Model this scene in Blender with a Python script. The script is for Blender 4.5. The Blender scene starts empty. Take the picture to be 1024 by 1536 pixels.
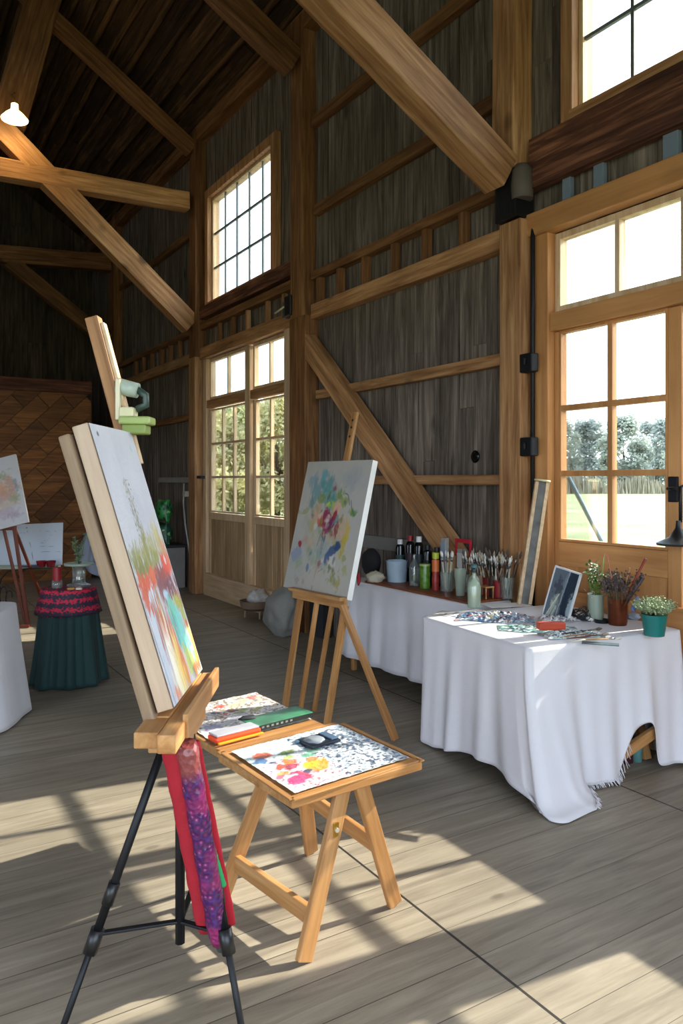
import bpy, bmesh, math, random
import numpy as np
from mathutils import Vector, Matrix, noise as mnoise
random.seed(7); rng = np.random.default_rng(7)
R = math.radians
scn = bpy.context.scene
COL = scn.collection
# ---------------------------------------------------------------- camera frame
F = 1140.0; A = math.atan2(702, F); SA, CA = math.sin(A), math.cos(A); EYE = 1.6; HY = 720.0
def CW(r, f, z=0.0): return Vector((r*CA + f*SA, -r*SA + f*CA, z))
def PD(px, py, f): return CW((px-512)/F*f, f, EYE-(py-HY)/F*f)      # at depth f
def PZ(px, py, z=0.0): return PD(px, py, F*(EYE-z)/(py-HY))          # on a level plane
def PX(px, py, X=4.0):
    t = (px-512)/F; Y = X*(CA-t*SA)/(SA+t*CA); return PD(px, py, X*SA+Y*CA)
def PY(px, py, Y):
    t = (px-512)/F; X = Y*(SA+t*CA)/(CA-t*SA); return PD(px, py, X*SA+Y*CA)
def V(*a): return Vector(a)
# ---------------------------------------------------------------- node helpers
def lin(c):
    if isinstance(c, str):
        c = tuple(int(c[i:i+2], 16)/255 for i in (0, 2, 4))
    return tuple((x/12.92 if x <= .04045 else ((x+.055)/1.055)**2.4) for x in c) + (1.0,)
def new_mat(name):
    m = bpy.data.materials.new(name); m.use_nodes = True
    nt = m.node_tree; b = nt.nodes['Principled BSDF']; return m, nt, b
def N(nt, t, **kw):
    n = nt.nodes.new(t)
    for k, v in kw.items():
        if k in n.inputs.keys() if hasattr(n.inputs, 'keys') else False: n.inputs[k].default_value = v
        else: setattr(n, k, v)
    return n
def ramp(nt, fac, stops):
    r = nt.nodes.new('ShaderNodeValToRGB'); e = r.color_ramp.elements
    while len(e) < len(stops): e.new(.5)
    for i, (p, c) in enumerate(stops):
        e[i].position = p; e[i].color = lin(c) if isinstance(c, str) else (c, c, c, 1)
    nt.links.new(fac, r.inputs['Fac']); return r
def mixc(nt, fac, a, b, blend='MIX'):
    m = nt.nodes.new('ShaderNodeMix'); m.data_type = 'RGBA'; m.blend_type = blend
    for s, v in ((m.inputs[0], fac), (m.inputs[6], a), (m.inputs[7], b)):
        if hasattr(v, 'links'): nt.links.new(v, s)
        elif isinstance(v, str): s.default_value = lin(v)
        else: s.default_value = v
    return m.outputs[2]
def mth(nt, op, a, b=None, c=None):
    m = nt.nodes.new('ShaderNodeMath'); m.operation = op
    for i, v in enumerate((a, b, c)):
        if v is None: continue
        if hasattr(v, 'links'): nt.links.new(v, m.inputs[i])
        else: m.inputs[i].default_value = v
    return m.outputs[0]
def plain(name, col, rough=.6, metal=0, var=.12, scale=6, bump=0, bscale=30, sheen=0, spec=.5, trans=0):
    m, nt, b = new_mat(name)
    tc = nt.nodes.new('ShaderNodeTexCoord')
    n = nt.nodes.new('ShaderNodeTexNoise'); n.inputs['Scale'].default_value = scale; n.inputs['Detail'].default_value = 4
    nt.links.new(tc.outputs['Object'], n.inputs['Vector'])
    c = lin(col); d = tuple(x*(1-var*2) for x in c[:3])+(1,); e = tuple(min(1, x*(1+var)) for x in c[:3])+(1,)
    o = mixc(nt, n.outputs['Fac'], d, e)
    nt.links.new(o, b.inputs['Base Color'])
    b.inputs['Roughness'].default_value = rough; b.inputs['Metallic'].default_value = metal
    b.inputs['Specular IOR Level'].default_value = spec
    if sheen: b.inputs['Sheen Weight'].default_value = sheen
    if trans: b.inputs['Transmission Weight'].default_value = trans
    if bump:
        n2 = nt.nodes.new('ShaderNodeTexNoise'); n2.inputs['Scale'].default_value = bscale; n2.inputs['Detail'].default_value = 3
        nt.links.new(tc.outputs['Object'], n2.inputs['Vector'])
        bp = nt.nodes.new('ShaderNodeBump'); bp.inputs['Strength'].default_value = bump; bp.inputs['Distance'].default_value = .01
        nt.links.new(n2.outputs['Fac'], bp.inputs['Height']); nt.links.new(bp.outputs['Normal'], b.inputs['Normal'])
    return m
def wood(name, dark, mid, light, axis='X', rough=.65, knots=.5, island=False, scl=1.0, vary=.25, bump=.35, knotcol='2a1509'):
    m, nt, b = new_mat(name); L = nt.links
    tc = nt.nodes.new('ShaderNodeTexCoord')
    mp = nt.nodes.new('ShaderNodeMapping')
    sc = {'X': (.9, 14, 14), 'Y': (14, .9, 14), 'Z': (14, 14, .9)}[axis]
    mp.inputs['Scale'].default_value = [s*scl for s in sc]
    L.new(tc.outputs['Object'], mp.inputs['Vector'])
    if island:
        g = nt.nodes.new('ShaderNodeNewGeometry'); rnd = g.outputs['Random Per Island']
    else:
        oi = nt.nodes.new('ShaderNodeObjectInfo'); rnd = oi.outputs['Random']
    w = mth(nt, 'MULTIPLY', rnd, 40.0)
    n = nt.nodes.new('ShaderNodeTexNoise'); n.noise_dimensions = '4D'; n.inputs['Scale'].default_value = 1.6
    n.inputs['Detail'].default_value = 7; n.inputs['Roughness'].default_value = .62; n.inputs['Distortion'].default_value = .6
    L.new(mp.outputs[0], n.inputs['Vector']); L.new(w, n.inputs['W'])
    r = ramp(nt, n.outputs['Fac'], [(.28, dark), (.5, mid), (.72, light)])
    col = r.outputs['Color']
    # broad patches along the board
    n2 = nt.nodes.new('ShaderNodeTexNoise'); n2.noise_dimensions = '4D'; n2.inputs['Scale'].default_value = 1.3; n2.inputs['Detail'].default_value = 3
    L.new(tc.outputs['Object'], n2.inputs['Vector']); L.new(w, n2.inputs['W'])
    p = ramp(nt, n2.outputs['Fac'], [(.3, .72), (.7, 1.12)])
    col = mixc(nt, .8, col, p.outputs['Color'], 'MULTIPLY')
    # per-board tone
    v = mth(nt, 'MULTIPLY_ADD', rnd, vary*2, 1-vary)
    cc = nt.nodes.new('ShaderNodeCombineColor'); [L.new(v, cc.inputs[i]) for i in range(3)]
    col = mixc(nt, 1.0, col, cc.outputs[0], 'MULTIPLY')
    if knots:
        mk = nt.nodes.new('ShaderNodeMapping')
        ks = {'X': (1.9, 3, 3), 'Y': (3, 1.9, 3), 'Z': (3, 3, 1.9)}[axis]
        mk.inputs['Scale'].default_value = ks
        L.new(tc.outputs['Object'], mk.inputs['Vector'])
        vo = nt.nodes.new('ShaderNodeTexVoronoi'); vo.voronoi_dimensions = '4D'; vo.inputs['Scale'].default_value = 1.0
        L.new(mk.outputs[0], vo.inputs['Vector']); L.new(w, vo.inputs['W'])
        kr = ramp(nt, vo.outputs['Distance'], [(.10, 1.0), (.21, 0.0)])
        kf = mth(nt, 'MULTIPLY', kr.outputs['Color'], knots)
        col = mixc(nt, kf, col, knotcol)
    L.new(col, b.inputs['Base Color']); b.inputs['Roughness'].default_value = rough
    b.inputs['Specular IOR Level'].default_value = .3
    if bump:
        bp = nt.nodes.new('ShaderNodeBump'); bp.inputs['Strength'].default_value = bump; bp.inputs['Distance'].default_value = .006
        L.new(n.outputs['Fac'], bp.inputs['Height']); L.new(bp.outputs['Normal'], b.inputs['Normal'])
    return m
def glassmat(name, tint='f4fbf8', amt=.06, rough=.02, opac=0.0, opcol='dfe8e2'):
    m, nt, b = new_mat(name); L = nt.links; nt.nodes.remove(b)
    out = nt.nodes['Material Output']
    t = nt.nodes.new('ShaderNodeBsdfTransparent'); t.inputs['Color'].default_value = lin(tint)
    g = nt.nodes.new('ShaderNodeBsdfGlossy'); g.inputs['Roughness'].default_value = rough
    lw = nt.nodes.new('ShaderNodeLayerWeight'); lw.inputs['Blend'].default_value = .35
    f = mth(nt, 'MULTIPLY_ADD', lw.outputs['Fresnel'], .55, amt)
    mx = nt.nodes.new('ShaderNodeMixShader'); L.new(f, mx.inputs[0]); L.new(t.outputs[0], mx.inputs[1]); L.new(g.outputs[0], mx.inputs[2])
    last = mx.outputs[0]
    if opac:
        d = nt.nodes.new('ShaderNodeBsdfDiffuse'); d.inputs['Color'].default_value = lin(opcol)
        m2 = nt.nodes.new('ShaderNodeMixShader'); m2.inputs[0].default_value = opac
        L.new(last, m2.inputs[1]); L.new(d.outputs[0], m2.inputs[2]); last = m2.outputs[0]
    L.new(last, out.inputs['Surface']); return m
def colattr(name, rough=.6, bump=.3, spec=.4):
    m, nt, b = new_mat(name); L = nt.links
    a = nt.nodes.new('ShaderNodeVertexColor'); a.layer_name = 'Col'
    L.new(a.outputs['Color'], b.inputs['Base Color']); b.inputs['Roughness'].default_value = rough
    b.inputs['Specular IOR Level'].default_value = spec
    if bump:
        tc = nt.nodes.new('ShaderNodeTexCoord'); n = nt.nodes.new('ShaderNodeTexNoise'); n.inputs['Scale'].default_value = 90
        L.new(tc.outputs['Object'], n.inputs['Vector'])
        bp = nt.nodes.new('ShaderNodeBump'); bp.inputs['Strength'].default_value = bump; bp.inputs['Distance'].default_value = .004
        L.new(n.outputs['Fac'], bp.inputs['Height']); L.new(bp.outputs['Normal'], b.inputs['Normal'])
    return m
# ---------------------------------------------------------------- object helpers
WM = {}
def tag(o, label=None, cat=None, group=None, kind=None):
    if label: o['label'] = label
    if cat: o['category'] = cat
    if group: o['group'] = group
    if kind: o['kind'] = kind
    return o
def thing(name, loc, label, cat, group=None, rz=0, kind=None):
    o = bpy.data.objects.new(name, None); COL.objects.link(o); o.empty_display_size = .1
    M = Matrix.Translation(loc) @ Matrix.Rotation(rz, 4, 'Z'); o.matrix_basis = M; WM[o.name] = M
    return tag(o, label, cat, group, kind)
def put(name, bm, mat, parent=None, M=None, smooth=False, label=None, cat=None, group=None, kind=None, bevel=0, keep=False):
    if M is None:
        xs = [v.co for v in bm.verts]
        lo = [min(c[i] for c in xs) for i in range(3)]; hi = [max(c[i] for c in xs) for i in range(3)]
        M = Matrix.Translation(((lo[0]+hi[0])/2, (lo[1]+hi[1])/2, lo[2]))
        bm.transform(M.inverted())
    me = bpy.data.meshes.new(name); bm.normal_update(); bm.to_mesh(me); bm.free()
    for m in (mat if isinstance(mat, (list, tuple)) else [mat]): me.materials.append(m)
    if smooth:
        me.polygons.foreach_set('use_smooth', [True]*len(me.polygons))
    o = bpy.data.objects.new(name, me); COL.objects.link(o)
    if parent is not None:
        o.parent = parent; o.matrix_basis = WM[parent.name].inverted() @ M
    else: o.matrix_basis = M
    WM[o.name] = M
    if bevel:
        md = o.modifiers.new('b', 'BEVEL'); md.width = bevel; md.segments = 2; md.limit_method = 'ANGLE'; md.angle_limit = R(40)
    if smooth == 2:
        try: me.set_sharp_from_angle(angle=R(40))
        except Exception: pass
    return tag(o, label, cat, group, kind)
def dup(root, M, label=None, group=None):
    def cp(o, par, base):
        c = o.copy(); COL.objects.link(c)
        if par is not None: c.parent = par
        WM[c.name] = base @ c.matrix_basis if par is not None else base
        for ch in KIDS(o): cp(ch, c, WM[c.name])
        return c
    r = cp(root, None, M); r.matrix_basis = M; WM[r.name] = M
    if label: r['label'] = label
    if group: r['group'] = group
    return r
def KIDS(o): return [x for x in bpy.data.objects if x.parent == o]
def BM(): return bmesh.new()
def box(bm, lo, hi, mi=0):
    x0, y0, z0 = lo; x1, y1, z1 = hi
    v = [bm.verts.new(p) for p in ((x0,y0,z0),(x1,y0,z0),(x1,y1,z0),(x0,y1,z0),(x0,y0,z1),(x1,y0,z1),(x1,y1,z1),(x0,y1,z1))]
    for f in ((0,3,2,1),(4,5,6,7),(0,1,5,4),(1,2,6,5),(2,3,7,6),(3,0,4,7)):
        fc = bm.faces.new([v[i] for i in f]); fc.material_index = mi
    return v
def frame(p0, p1, up=(0,0,1)):
    x = (Vector(p1)-Vector(p0)); L = x.length; x = x/L; u = Vector(up)
    y = u.cross(x)
    if y.length < 1e-4: y = Vector((0,1,0)).cross(x)
    y.normalize(); z = x.cross(y)
    M = Matrix((x, y, z)).transposed().to_4x4(); M.translation = Vector(p0); return M, L
def bar(name, p0, p1, w, h, mat, parent=None, up=(0,0,1), bevel=.004, taper=1, segs=1, **kw):
    """a timber whose own X axis runs from p0 to p1; w across, h along 'up'"""
    M, L = frame(p0, p1, up); bm = BM(); box(bm, (0, -w/2, -h/2), (L, w/2, h/2))
    if taper != 1:
        for v in bm.verts:
            if v.co.x > L*.5: v.co.y *= taper; v.co.z *= taper
    return put(name, bm, mat, parent, M, bevel=bevel, **kw)
def tube(bm, pts, r, n=8, cap=True, mi=0, r1=None):
    pts = [Vector(p) for p in pts]; rings = []; prev = None
    for i, p in enumerate(pts):
        d = (pts[min(i+1, len(pts)-1)]-pts[max(i-1, 0)]).normalized()
        if prev is None:
            a = d.orthogonal().normalized()
        else:
            a = (prev - d*prev.dot(d)); a = a.normalized() if a.length > 1e-6 else d.orthogonal().normalized()
        prev = a; b = d.cross(a)
        rr = r[i] if isinstance(r, (list, tuple)) else (r if r1 is None else r+(r1-r)*i/(len(pts)-1))
        rings.append([bm.verts.new(p+a*rr*math.cos(2*math.pi*k/n)+b*rr*math.sin(2*math.pi*k/n)) for k in range(n)])
    for i in range(len(rings)-1):
        for k in range(n):
            f = bm.faces.new((rings[i][k], rings[i][(k+1)%n], rings[i+1][(k+1)%n], rings[i+1][k])); f.material_index = mi; f.smooth = True
    if cap:
        for rg, s in ((rings[0], 1), (rings[-1], 0)):
            try: f = bm.faces.new(rg[::-1] if s else rg); f.material_index = mi
            except ValueError: pass
def lathe(bm, prof, c=(0,0,0), n=24, mi=0, cap0=True, cap1=False):
    c = Vector(c); rings = []
    for r, z in prof:
        rings.append([bm.verts.new(c+Vector((r*math.cos(2*math.pi*k/n), r*math.sin(2*math.pi*k/n), z))) for k in range(n)])
    for i in range(len(rings)-1):
        for k in range(n):
            f = bm.faces.new((rings[i][k], rings[i][(k+1)%n], rings[i+1][(k+1)%n], rings[i+1][k])); f.material_index = mi; f.smooth = True
    if cap0: bm.faces.new(rings[0][::-1]).material_index = mi
    if cap1: bm.faces.new(rings[-1]).material_index = mi
def blob(bm, c, r, seed=0, amp=.25, freq=1.5, sub=3, squash=(1,1,1), mi=0):
    g = bmesh.ops.create_icosphere(bm, subdivisions=sub, radius=1)
    off = Vector((seed*3.1, seed*1.7, seed*.9))
    for v in g['verts']:
        d = v.co.copy(); k = 1+amp*mnoise.fractal(d*freq+off, 1.0, 2.0, 4)
        v.co = Vector(c)+Vector((d.x*squash[0], d.y*squash[1], d.z*squash[2]))*r*k
    for v in g['verts']:
        for f in v.link_faces: f.smooth = True; f.material_index = mi
# ---------------------------------------------------------------- painted surfaces (pigment as a colour attribute on a fine grid)
def vn(h, w, gh, gw, seed=0):
    g = np.random.default_rng(seed).random((gh+2, gw+2))
    y = np.linspace(0, gh, h); x = np.linspace(0, gw, w); yi = y.astype(int); xi = x.astype(int)
    fy = (y-yi)[:, None]; fx = (x-xi)[None]; fy = fy*fy*(3-2*fy); fx = fx*fx*(3-2*fx)
    a = g[yi][:, xi]; b = g[yi][:, xi+1]; c = g[yi+1][:, xi]; d = g[yi+1][:, xi+1]
    return (a*(1-fx)+b*fx)*(1-fy)+(c*(1-fx)+d*fx)*fy
class Paint:
    def __init__(s, w, h, base, seed=1):
        s.w, s.h = w, h; s.k = seed; s.img = np.ones((h, w, 3))*np.array(lin(base)[:3])
        s.U, s.Vv = np.meshgrid(np.linspace(0, 1, w), np.linspace(0, 1, h))
    def dab(s, u, v, ru, rv, col, a=.9, rot=0, rough=.5, soft=.35, streak=None):
        s.k += 1; du = s.U-u; dv = s.Vv-v; c, sn = math.cos(rot), math.sin(rot)
        x = (du*c+dv*sn)/ru; y = (-du*sn+dv*c)/rv
        gh, gw = streak or (14, 14)
        n = vn(s.h, s.w, gh, gw, s.k)*.6+vn(s.h, s.w, gh*3, gw*3, s.k+99)*.4
        d = np.sqrt(x*x+y*y)+(n-.5)*2*rough
        m = np.clip((1-d)/soft, 0, 1)*a; m = m[..., None]
        s.img = s.img*(1-m)+np.array(lin(col)[:3])*m
    def line(s, u0, v0, u1, v1, wd, col, a=.9, wob=.01):
        s.k += 1; L2 = (u1-u0)**2+(v1-v0)**2+1e-9
        n = (vn(s.h, s.w, 8, 8, s.k)-.5)*2*wob
        t = np.clip(((s.U-u0)*(u1-u0)+(s.Vv-v0)*(v1-v0))/L2, 0, 1)
        d = np.hypot(s.U-(u0+t*(u1-u0))+n, s.Vv-(v0+t*(v1-v0))+n)
        m = (np.clip((wd-d)/(wd*.5), 0, 1)*a)[..., None]
        s.img = s.img*(1-m)+np.array(lin(col)[:3])*m
    def speck(s, u0, v0, u1, v1, col, gh, gw, thr, a=.9):
        s.k += 1; n = vn(s.h, s.w, gh, gw, s.k); box_ = (s.U > u0)*(s.U < u1)*(s.Vv > v0)*(s.Vv < v1)
        m = (np.clip((n-thr)*8, 0, 1)*a*box_)[..., None]
        s.img = s.img*(1-m)+np.array(lin(col)[:3])*m
    def put(s, name, P, mat, parent, wrinkle=0, **kw):
        """P(u, v) -> world point"""
        bm = BM(); g = [[bm.verts.new(P(i/(s.w-1), j/(s.h-1))) for i in range(s.w)] for j in range(s.h)]
        for j in range(s.h-1):
            for i in range(s.w-1): bm.faces.new((g[j][i], g[j][i+1], g[j+1][i+1], g[j+1][i]))
        o = put(name, bm, mat, parent, smooth=True, **kw)
        at = o.data.color_attributes.new('Col', 'FLOAT_COLOR', 'POINT')
        c = np.ones((s.h*s.w, 4)); c[:, :3] = np.clip(s.img.reshape(-1, 3), 0, 1); at.data.foreach_set('color', c.ravel())
        return o
# ---------------------------------------------------------------- materials
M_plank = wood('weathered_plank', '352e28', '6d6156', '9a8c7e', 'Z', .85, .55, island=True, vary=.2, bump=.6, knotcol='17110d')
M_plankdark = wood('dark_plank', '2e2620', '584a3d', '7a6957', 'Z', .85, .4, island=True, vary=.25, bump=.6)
M_back = plain('board_backing', '2a221b', .9)
M_roof = wood('roof_board', '22160d', '45301e', '6e4d31', 'Y', .9, .4, island=True, vary=.45, bump=.6)
M_purlin = wood('purlin_wood', '2c1c11', '523820', '7c5a38', 'Y', .85, .3, island=True, vary=.45)
M_beam = wood('sawn_timber', '70492b', 'a87a50', 'd0a274', 'X', .6, .7, vary=.14)
M_beamd = wood('aged_timber', '4c2f19', '7b5230', 'a0754a', 'X', .65, .7, vary=.14)
M_beamY = wood('sawn_timber_rail', '70492b', 'a87a50', 'd0a274', 'Y', .6, .5, vary=.1)
M_beamZ = wood('sawn_timber_upright', '70492b', 'a87a50', 'd0a274', 'Z', .6, .5, vary=.1)
M_caseY = wood('pale_casing_rail', 'b89468', 'cfb08a', 'e2caa8', 'Y', .5, .2, vary=.08)
M_rough = wood('charred_timber', '2a1711', '573425', '956447', 'X', .85, .4, vary=.2, bump=.8)
M_frame = wood('door_timber', 'a06c3e', 'b98350', 'ca965f', 'Z', .5, .15, vary=.06, scl=.6, bump=.1)
M_framex = wood('door_rail_timber', 'a06c3e', 'b98350', 'ca965f', 'Y', .5, .15, vary=.06, scl=.6, bump=.1)
M_case = wood('pale_casing', 'b89468', 'cfb08a', 'e2caa8', 'Z', .5, .2, vary=.08)
M_iron = plain('black_iron', '16171a', .5, .4)
M_pane = glassmat('window_glass', 'fafdfc', .03)
M_easel = wood('easel_wood', '8a5a30', 'ad7c4a', 'c89a68', 'X', .45, .35, vary=.1, bump=.15)
M_grey_easel = wood('grey_easel_wood', '735c46', '967d62', 'b09a7e', 'X', .55, .3, vary=.1, bump=.2)
M_dark_easel = wood('red_brown_wood', '421a0d', '652a15', '84401f', 'X', .4, .1, vary=.1, bump=.1)
M_white = plain('white_cloth', 'd8d4d6', .85, var=.02, sheen=.2, bump=.12, bscale=220)
M_paper = plain('white_paper', 'ecebe8', .8, var=.02)
M_black = plain('black_plastic', '141416', .4)
M_blackg = plain('black_gloss', '0d0e10', .2)
M_glass = glassmat('clear_glass', 'eef5f1', .10, .03, .12, 'd4dcd6')
M_frost = glassmat('cloudy_glass', 'dde8dc', .10, .15, .45, 'b9c4b4')
M_greeng = glassmat('pale_green_glass', 'dbe8d8', .12, .06, .4, 'c9d8c4')
def M(c, rough=.5, **k): return plain('paint_'+c, c, rough, **k)
XW = 4.0
# ---------------------------------------------------------------- floor
def floor_mat():
    m, nt, b = new_mat('floor_boards'); L = nt.links
    tc = nt.nodes.new('ShaderNodeTexCoord'); sp = nt.nodes.new('ShaderNodeSeparateXYZ'); L.new(tc.outputs['Object'], sp.inputs[0])
    X, Y = sp.outputs[0], sp.outputs[1]
    WB = .1775; PL = 1.6
    ry = mth(nt, 'DIVIDE', mth(nt, 'ADD', Y, .02), WB); row = mth(nt, 'FLOOR', ry); fy = mth(nt, 'FRACT', ry)
    rx = mth(nt, 'DIVIDE', mth(nt, 'SUBTRACT', X, .13), PL); cx = mth(nt, 'FLOOR', rx); fx = mth(nt, 'FRACT', rx)
    def edge(f, w):
        d = mth(nt, 'MINIMUM', f, mth(nt, 'SUBTRACT', 1.0, f)); return mth(nt, 'LESS_THAN', d, w)
    rw = nt.nodes.new('ShaderNodeTexWhiteNoise'); rw.noise_dimensions = '2D'
    cb = nt.nodes.new('ShaderNodeCombineXYZ'); L.new(row, cb.inputs[0]); L.new(cx, cb.inputs[1]); L.new(cb.outputs[0], rw.inputs['Vector'])
    rnd = rw.outputs['Value']
    # every other seam between boards is open, the ones between are tight
    par = mth(nt, 'FRACT', mth(nt, 'MULTIPLY', row, .5))
    gw = mth(nt, 'MULTIPLY_ADD', rnd, .010, .004)
    ly = edge(fy, gw); lx = edge(fx, .0035)
    line = mth(nt, 'MAXIMUM', mth(nt, 'MULTIPLY', ly, .75), lx)
    mp = nt.nodes.new('ShaderNodeMapping'); mp.inputs['Scale'].default_value = (1.1, 15, 1); L.new(tc.outputs['Object'], mp.inputs['Vector'])
    n = nt.nodes.new('ShaderNodeTexNoise'); n.noise_dimensions = '4D'; n.inputs['Scale'].default_value = 1.5; n.inputs['Detail'].default_value = 8; n.inputs['Roughness'].default_value = .65; n.inputs['Distortion'].default_value = .8
    L.new(mp.outputs[0], n.inputs['Vector']); L.new(mth(nt, 'MULTIPLY', rnd, 30.0), n.inputs['W'])
    r = ramp(nt, n.outputs['Fac'], [(.25, '6e6355'), (.5, '8f8371'), (.75, 'a89c89')])
    n2 = nt.nodes.new('ShaderNodeTexNoise'); n2.inputs['Scale'].default_value = 1.1; n2.inputs['Detail'].default_value = 5; L.new(tc.outputs['Object'], n2.inputs['Vector'])
    p = ramp(nt, n2.outputs['Fac'], [(.3, .78), (.7, 1.1)])
    col = mixc(nt, .8, r.outputs['Color'], p.outputs['Color'], 'MULTIPLY')
    v = mth(nt, 'MULTIPLY_ADD', rnd, .22, .86); cc = nt.nodes.new('ShaderNodeCombineColor'); [L.new(v, cc.inputs[i]) for i in range(3)]
    col = mixc(nt, 1.0, col, cc.outputs[0], 'MULTIPLY')
    # knots
    mk = nt.nodes.new('ShaderNodeMapping'); mk.inputs['Scale'].default_value = (1.0, 2.2, 1); L.new(tc.outputs['Object'], mk.inputs['Vector'])
    vo = nt.nodes.new('ShaderNodeTexVoronoi'); vo.inputs['Scale'].default_value = 1.3; L.new(mk.outputs[0], vo.inputs['Vector'])
    kr = ramp(nt, vo.outputs['Distance'], [(.03, 1.0), (.06, 0.0)])
    col = mixc(nt, mth(nt, 'MULTIPLY', kr.outputs['Color'], .55), col, '4c4236')
    col = mixc(nt, line, col, '2a251f')
    L.new(col, b.inputs['Base Color'])
    rr = mth(nt, 'MULTIPLY_ADD', n2.outputs['Fac'], .3, .36); L.new(rr, b.inputs['Roughness']); b.inputs['Specular IOR Level'].default_value = .4
    bp = nt.nodes.new('ShaderNodeBump'); bp.inputs['Strength'].default_value = .5; bp.inputs['Distance'].default_value = .004
    h = mth(nt, 'SUBTRACT', mth(nt, 'MULTIPLY', n.outputs['Fac'], .4), line); L.new(h, bp.inputs['Height']); L.new(bp.outputs['Normal'], b.inputs['Normal'])
    return m
X0, Y0, Y1 = -5.0, -3.0, 16.7
bm = BM(); box(bm, (X0, Y0, -.12), (XW+.04, Y1, 0)); put('floor', bm, floor_mat(), M=Matrix.Identity(4), kind='structure')
# ---------------------------------------------------------------- board walls
def boarded(name, mat, s0, s1, z0, z1, holes, place, wmin=.11, wmax=.2, seed=1, thick=.024, top=None):
    """vertical boards between s0 and s1 along the wall; place(s, d, z) -> world, d = depth into the wall"""
    rd = random.Random(seed); bm = BM(); s = s0; k = 0
    def slab(a, b, lo, hi, d0, d1, mi):
        if hi-lo < .02: return
        q = [place(x, d, z) for z in (lo, hi) for x, d in ((a, d0), (b, d0), (b, d1), (a, d1))]
        v = [bm.verts.new(p) for p in q]
        for f in ((0,3,2,1),(4,5,6,7),(0,1,5,4),(1,2,6,5),(2,3,7,6),(3,0,4,7)): bm.faces.new([v[i] for i in f]).material_index = mi
    def spans(a, b):
        segs = [(z0, z1 if top is None else top((a+b)/2))]
        for (ha, hb, hz0, hz1) in holes:
            if a < hb-1e-6 and b > ha+1e-6:
                out = []
                for lo, hi in segs:
                    if hz1 <= lo or hz0 >= hi: out.append((lo, hi)); continue
                    if hz0 > lo: out.append((lo, hz0))
                    if hz1 < hi: out.append((hz1, hi))
                segs = out
        return segs
    cuts = sorted({h[i] for h in holes for i in (0, 1) if s0 < h[i] < s1})
    while s < s1-1e-6:
        e = min(s+rd.uniform(wmin, wmax), s1)
        for c in cuts:
            if s < c-1e-6 < e: e = c if c-s > .02 else e
            if s < c-1e-6 and abs(e-c) < .03: e = c
        for c in cuts:
            if s < c-1e-6 and e > c: e = c
        dd = rd.uniform(0, .010)
        for lo, hi in spans(s, e):
            if hi-lo > 3.2 and rd.random() < .5:
                j = rd.uniform(lo+1.2, hi-1.0); slab(s+.002, e-.002, lo, j-.002, dd, dd+thick, 0); slab(s+.002, e-.002, j+.002, hi, dd+.004, dd+thick, 0)
            else: slab(s+.002, e-.002, lo, hi, dd, dd+thick, 0)
        s = e
    edges = [s0]+cuts+[s1]
    for a, b in zip(edges, edges[1:]):
        n = max(1, round((b-a)/(1.5 if top is None else .15)))
        for i in range(n):
            aa, bb = a+(b-a)*i/n, a+(b-a)*(i+1)/n
            for lo, hi in spans(aa, bb): slab(aa-.0, bb+.0, lo, hi, .045, .07, 1)
    return put(name, bm, [mat, M_back], M=Matrix.Identity(4), kind='structure')
RIDGE = -.5; PITCH = .68; EAVE = 6.52
def roofz(x): return EAVE+(XW-x)*PITCH if x > RIDGE else EAVE+(XW-RIDGE)*PITCH-(RIDGE-x)*PITCH
holes = [(.35, 1.50, 1.15, 3.25), (1.66, 3.72, -.1, 3.30), (7.58, 10.08, -.1, 3.30), (1.54, 3.48, 4.05, 5.5), (7.96, 9.92, 4.05, 5.5)]
boarded('wall_right', M_plank, Y0, Y1+.2, 0, EAVE, holes, lambda s, d, z: (XW+d, s, z), seed=3)
boarded('wall_left', M_plank, Y0, Y1, 0, 6.2, [(-2.2, 2.2, 0.0, 3.6), (5.5, 8, 1.2, 2.6)], lambda s, d, z: (X0-d, s, z), seed=4)
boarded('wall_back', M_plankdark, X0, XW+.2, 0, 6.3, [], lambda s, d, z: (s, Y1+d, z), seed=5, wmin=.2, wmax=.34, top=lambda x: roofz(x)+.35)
boarded('wall_front', M_plank, X0, XW, 0, 6.3, [(-3.6, 2.6, 0.0, 4.2)], lambda s, d, z: (s, Y0-d, z), seed=6, top=lambda x: roofz(x)+.1)
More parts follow.
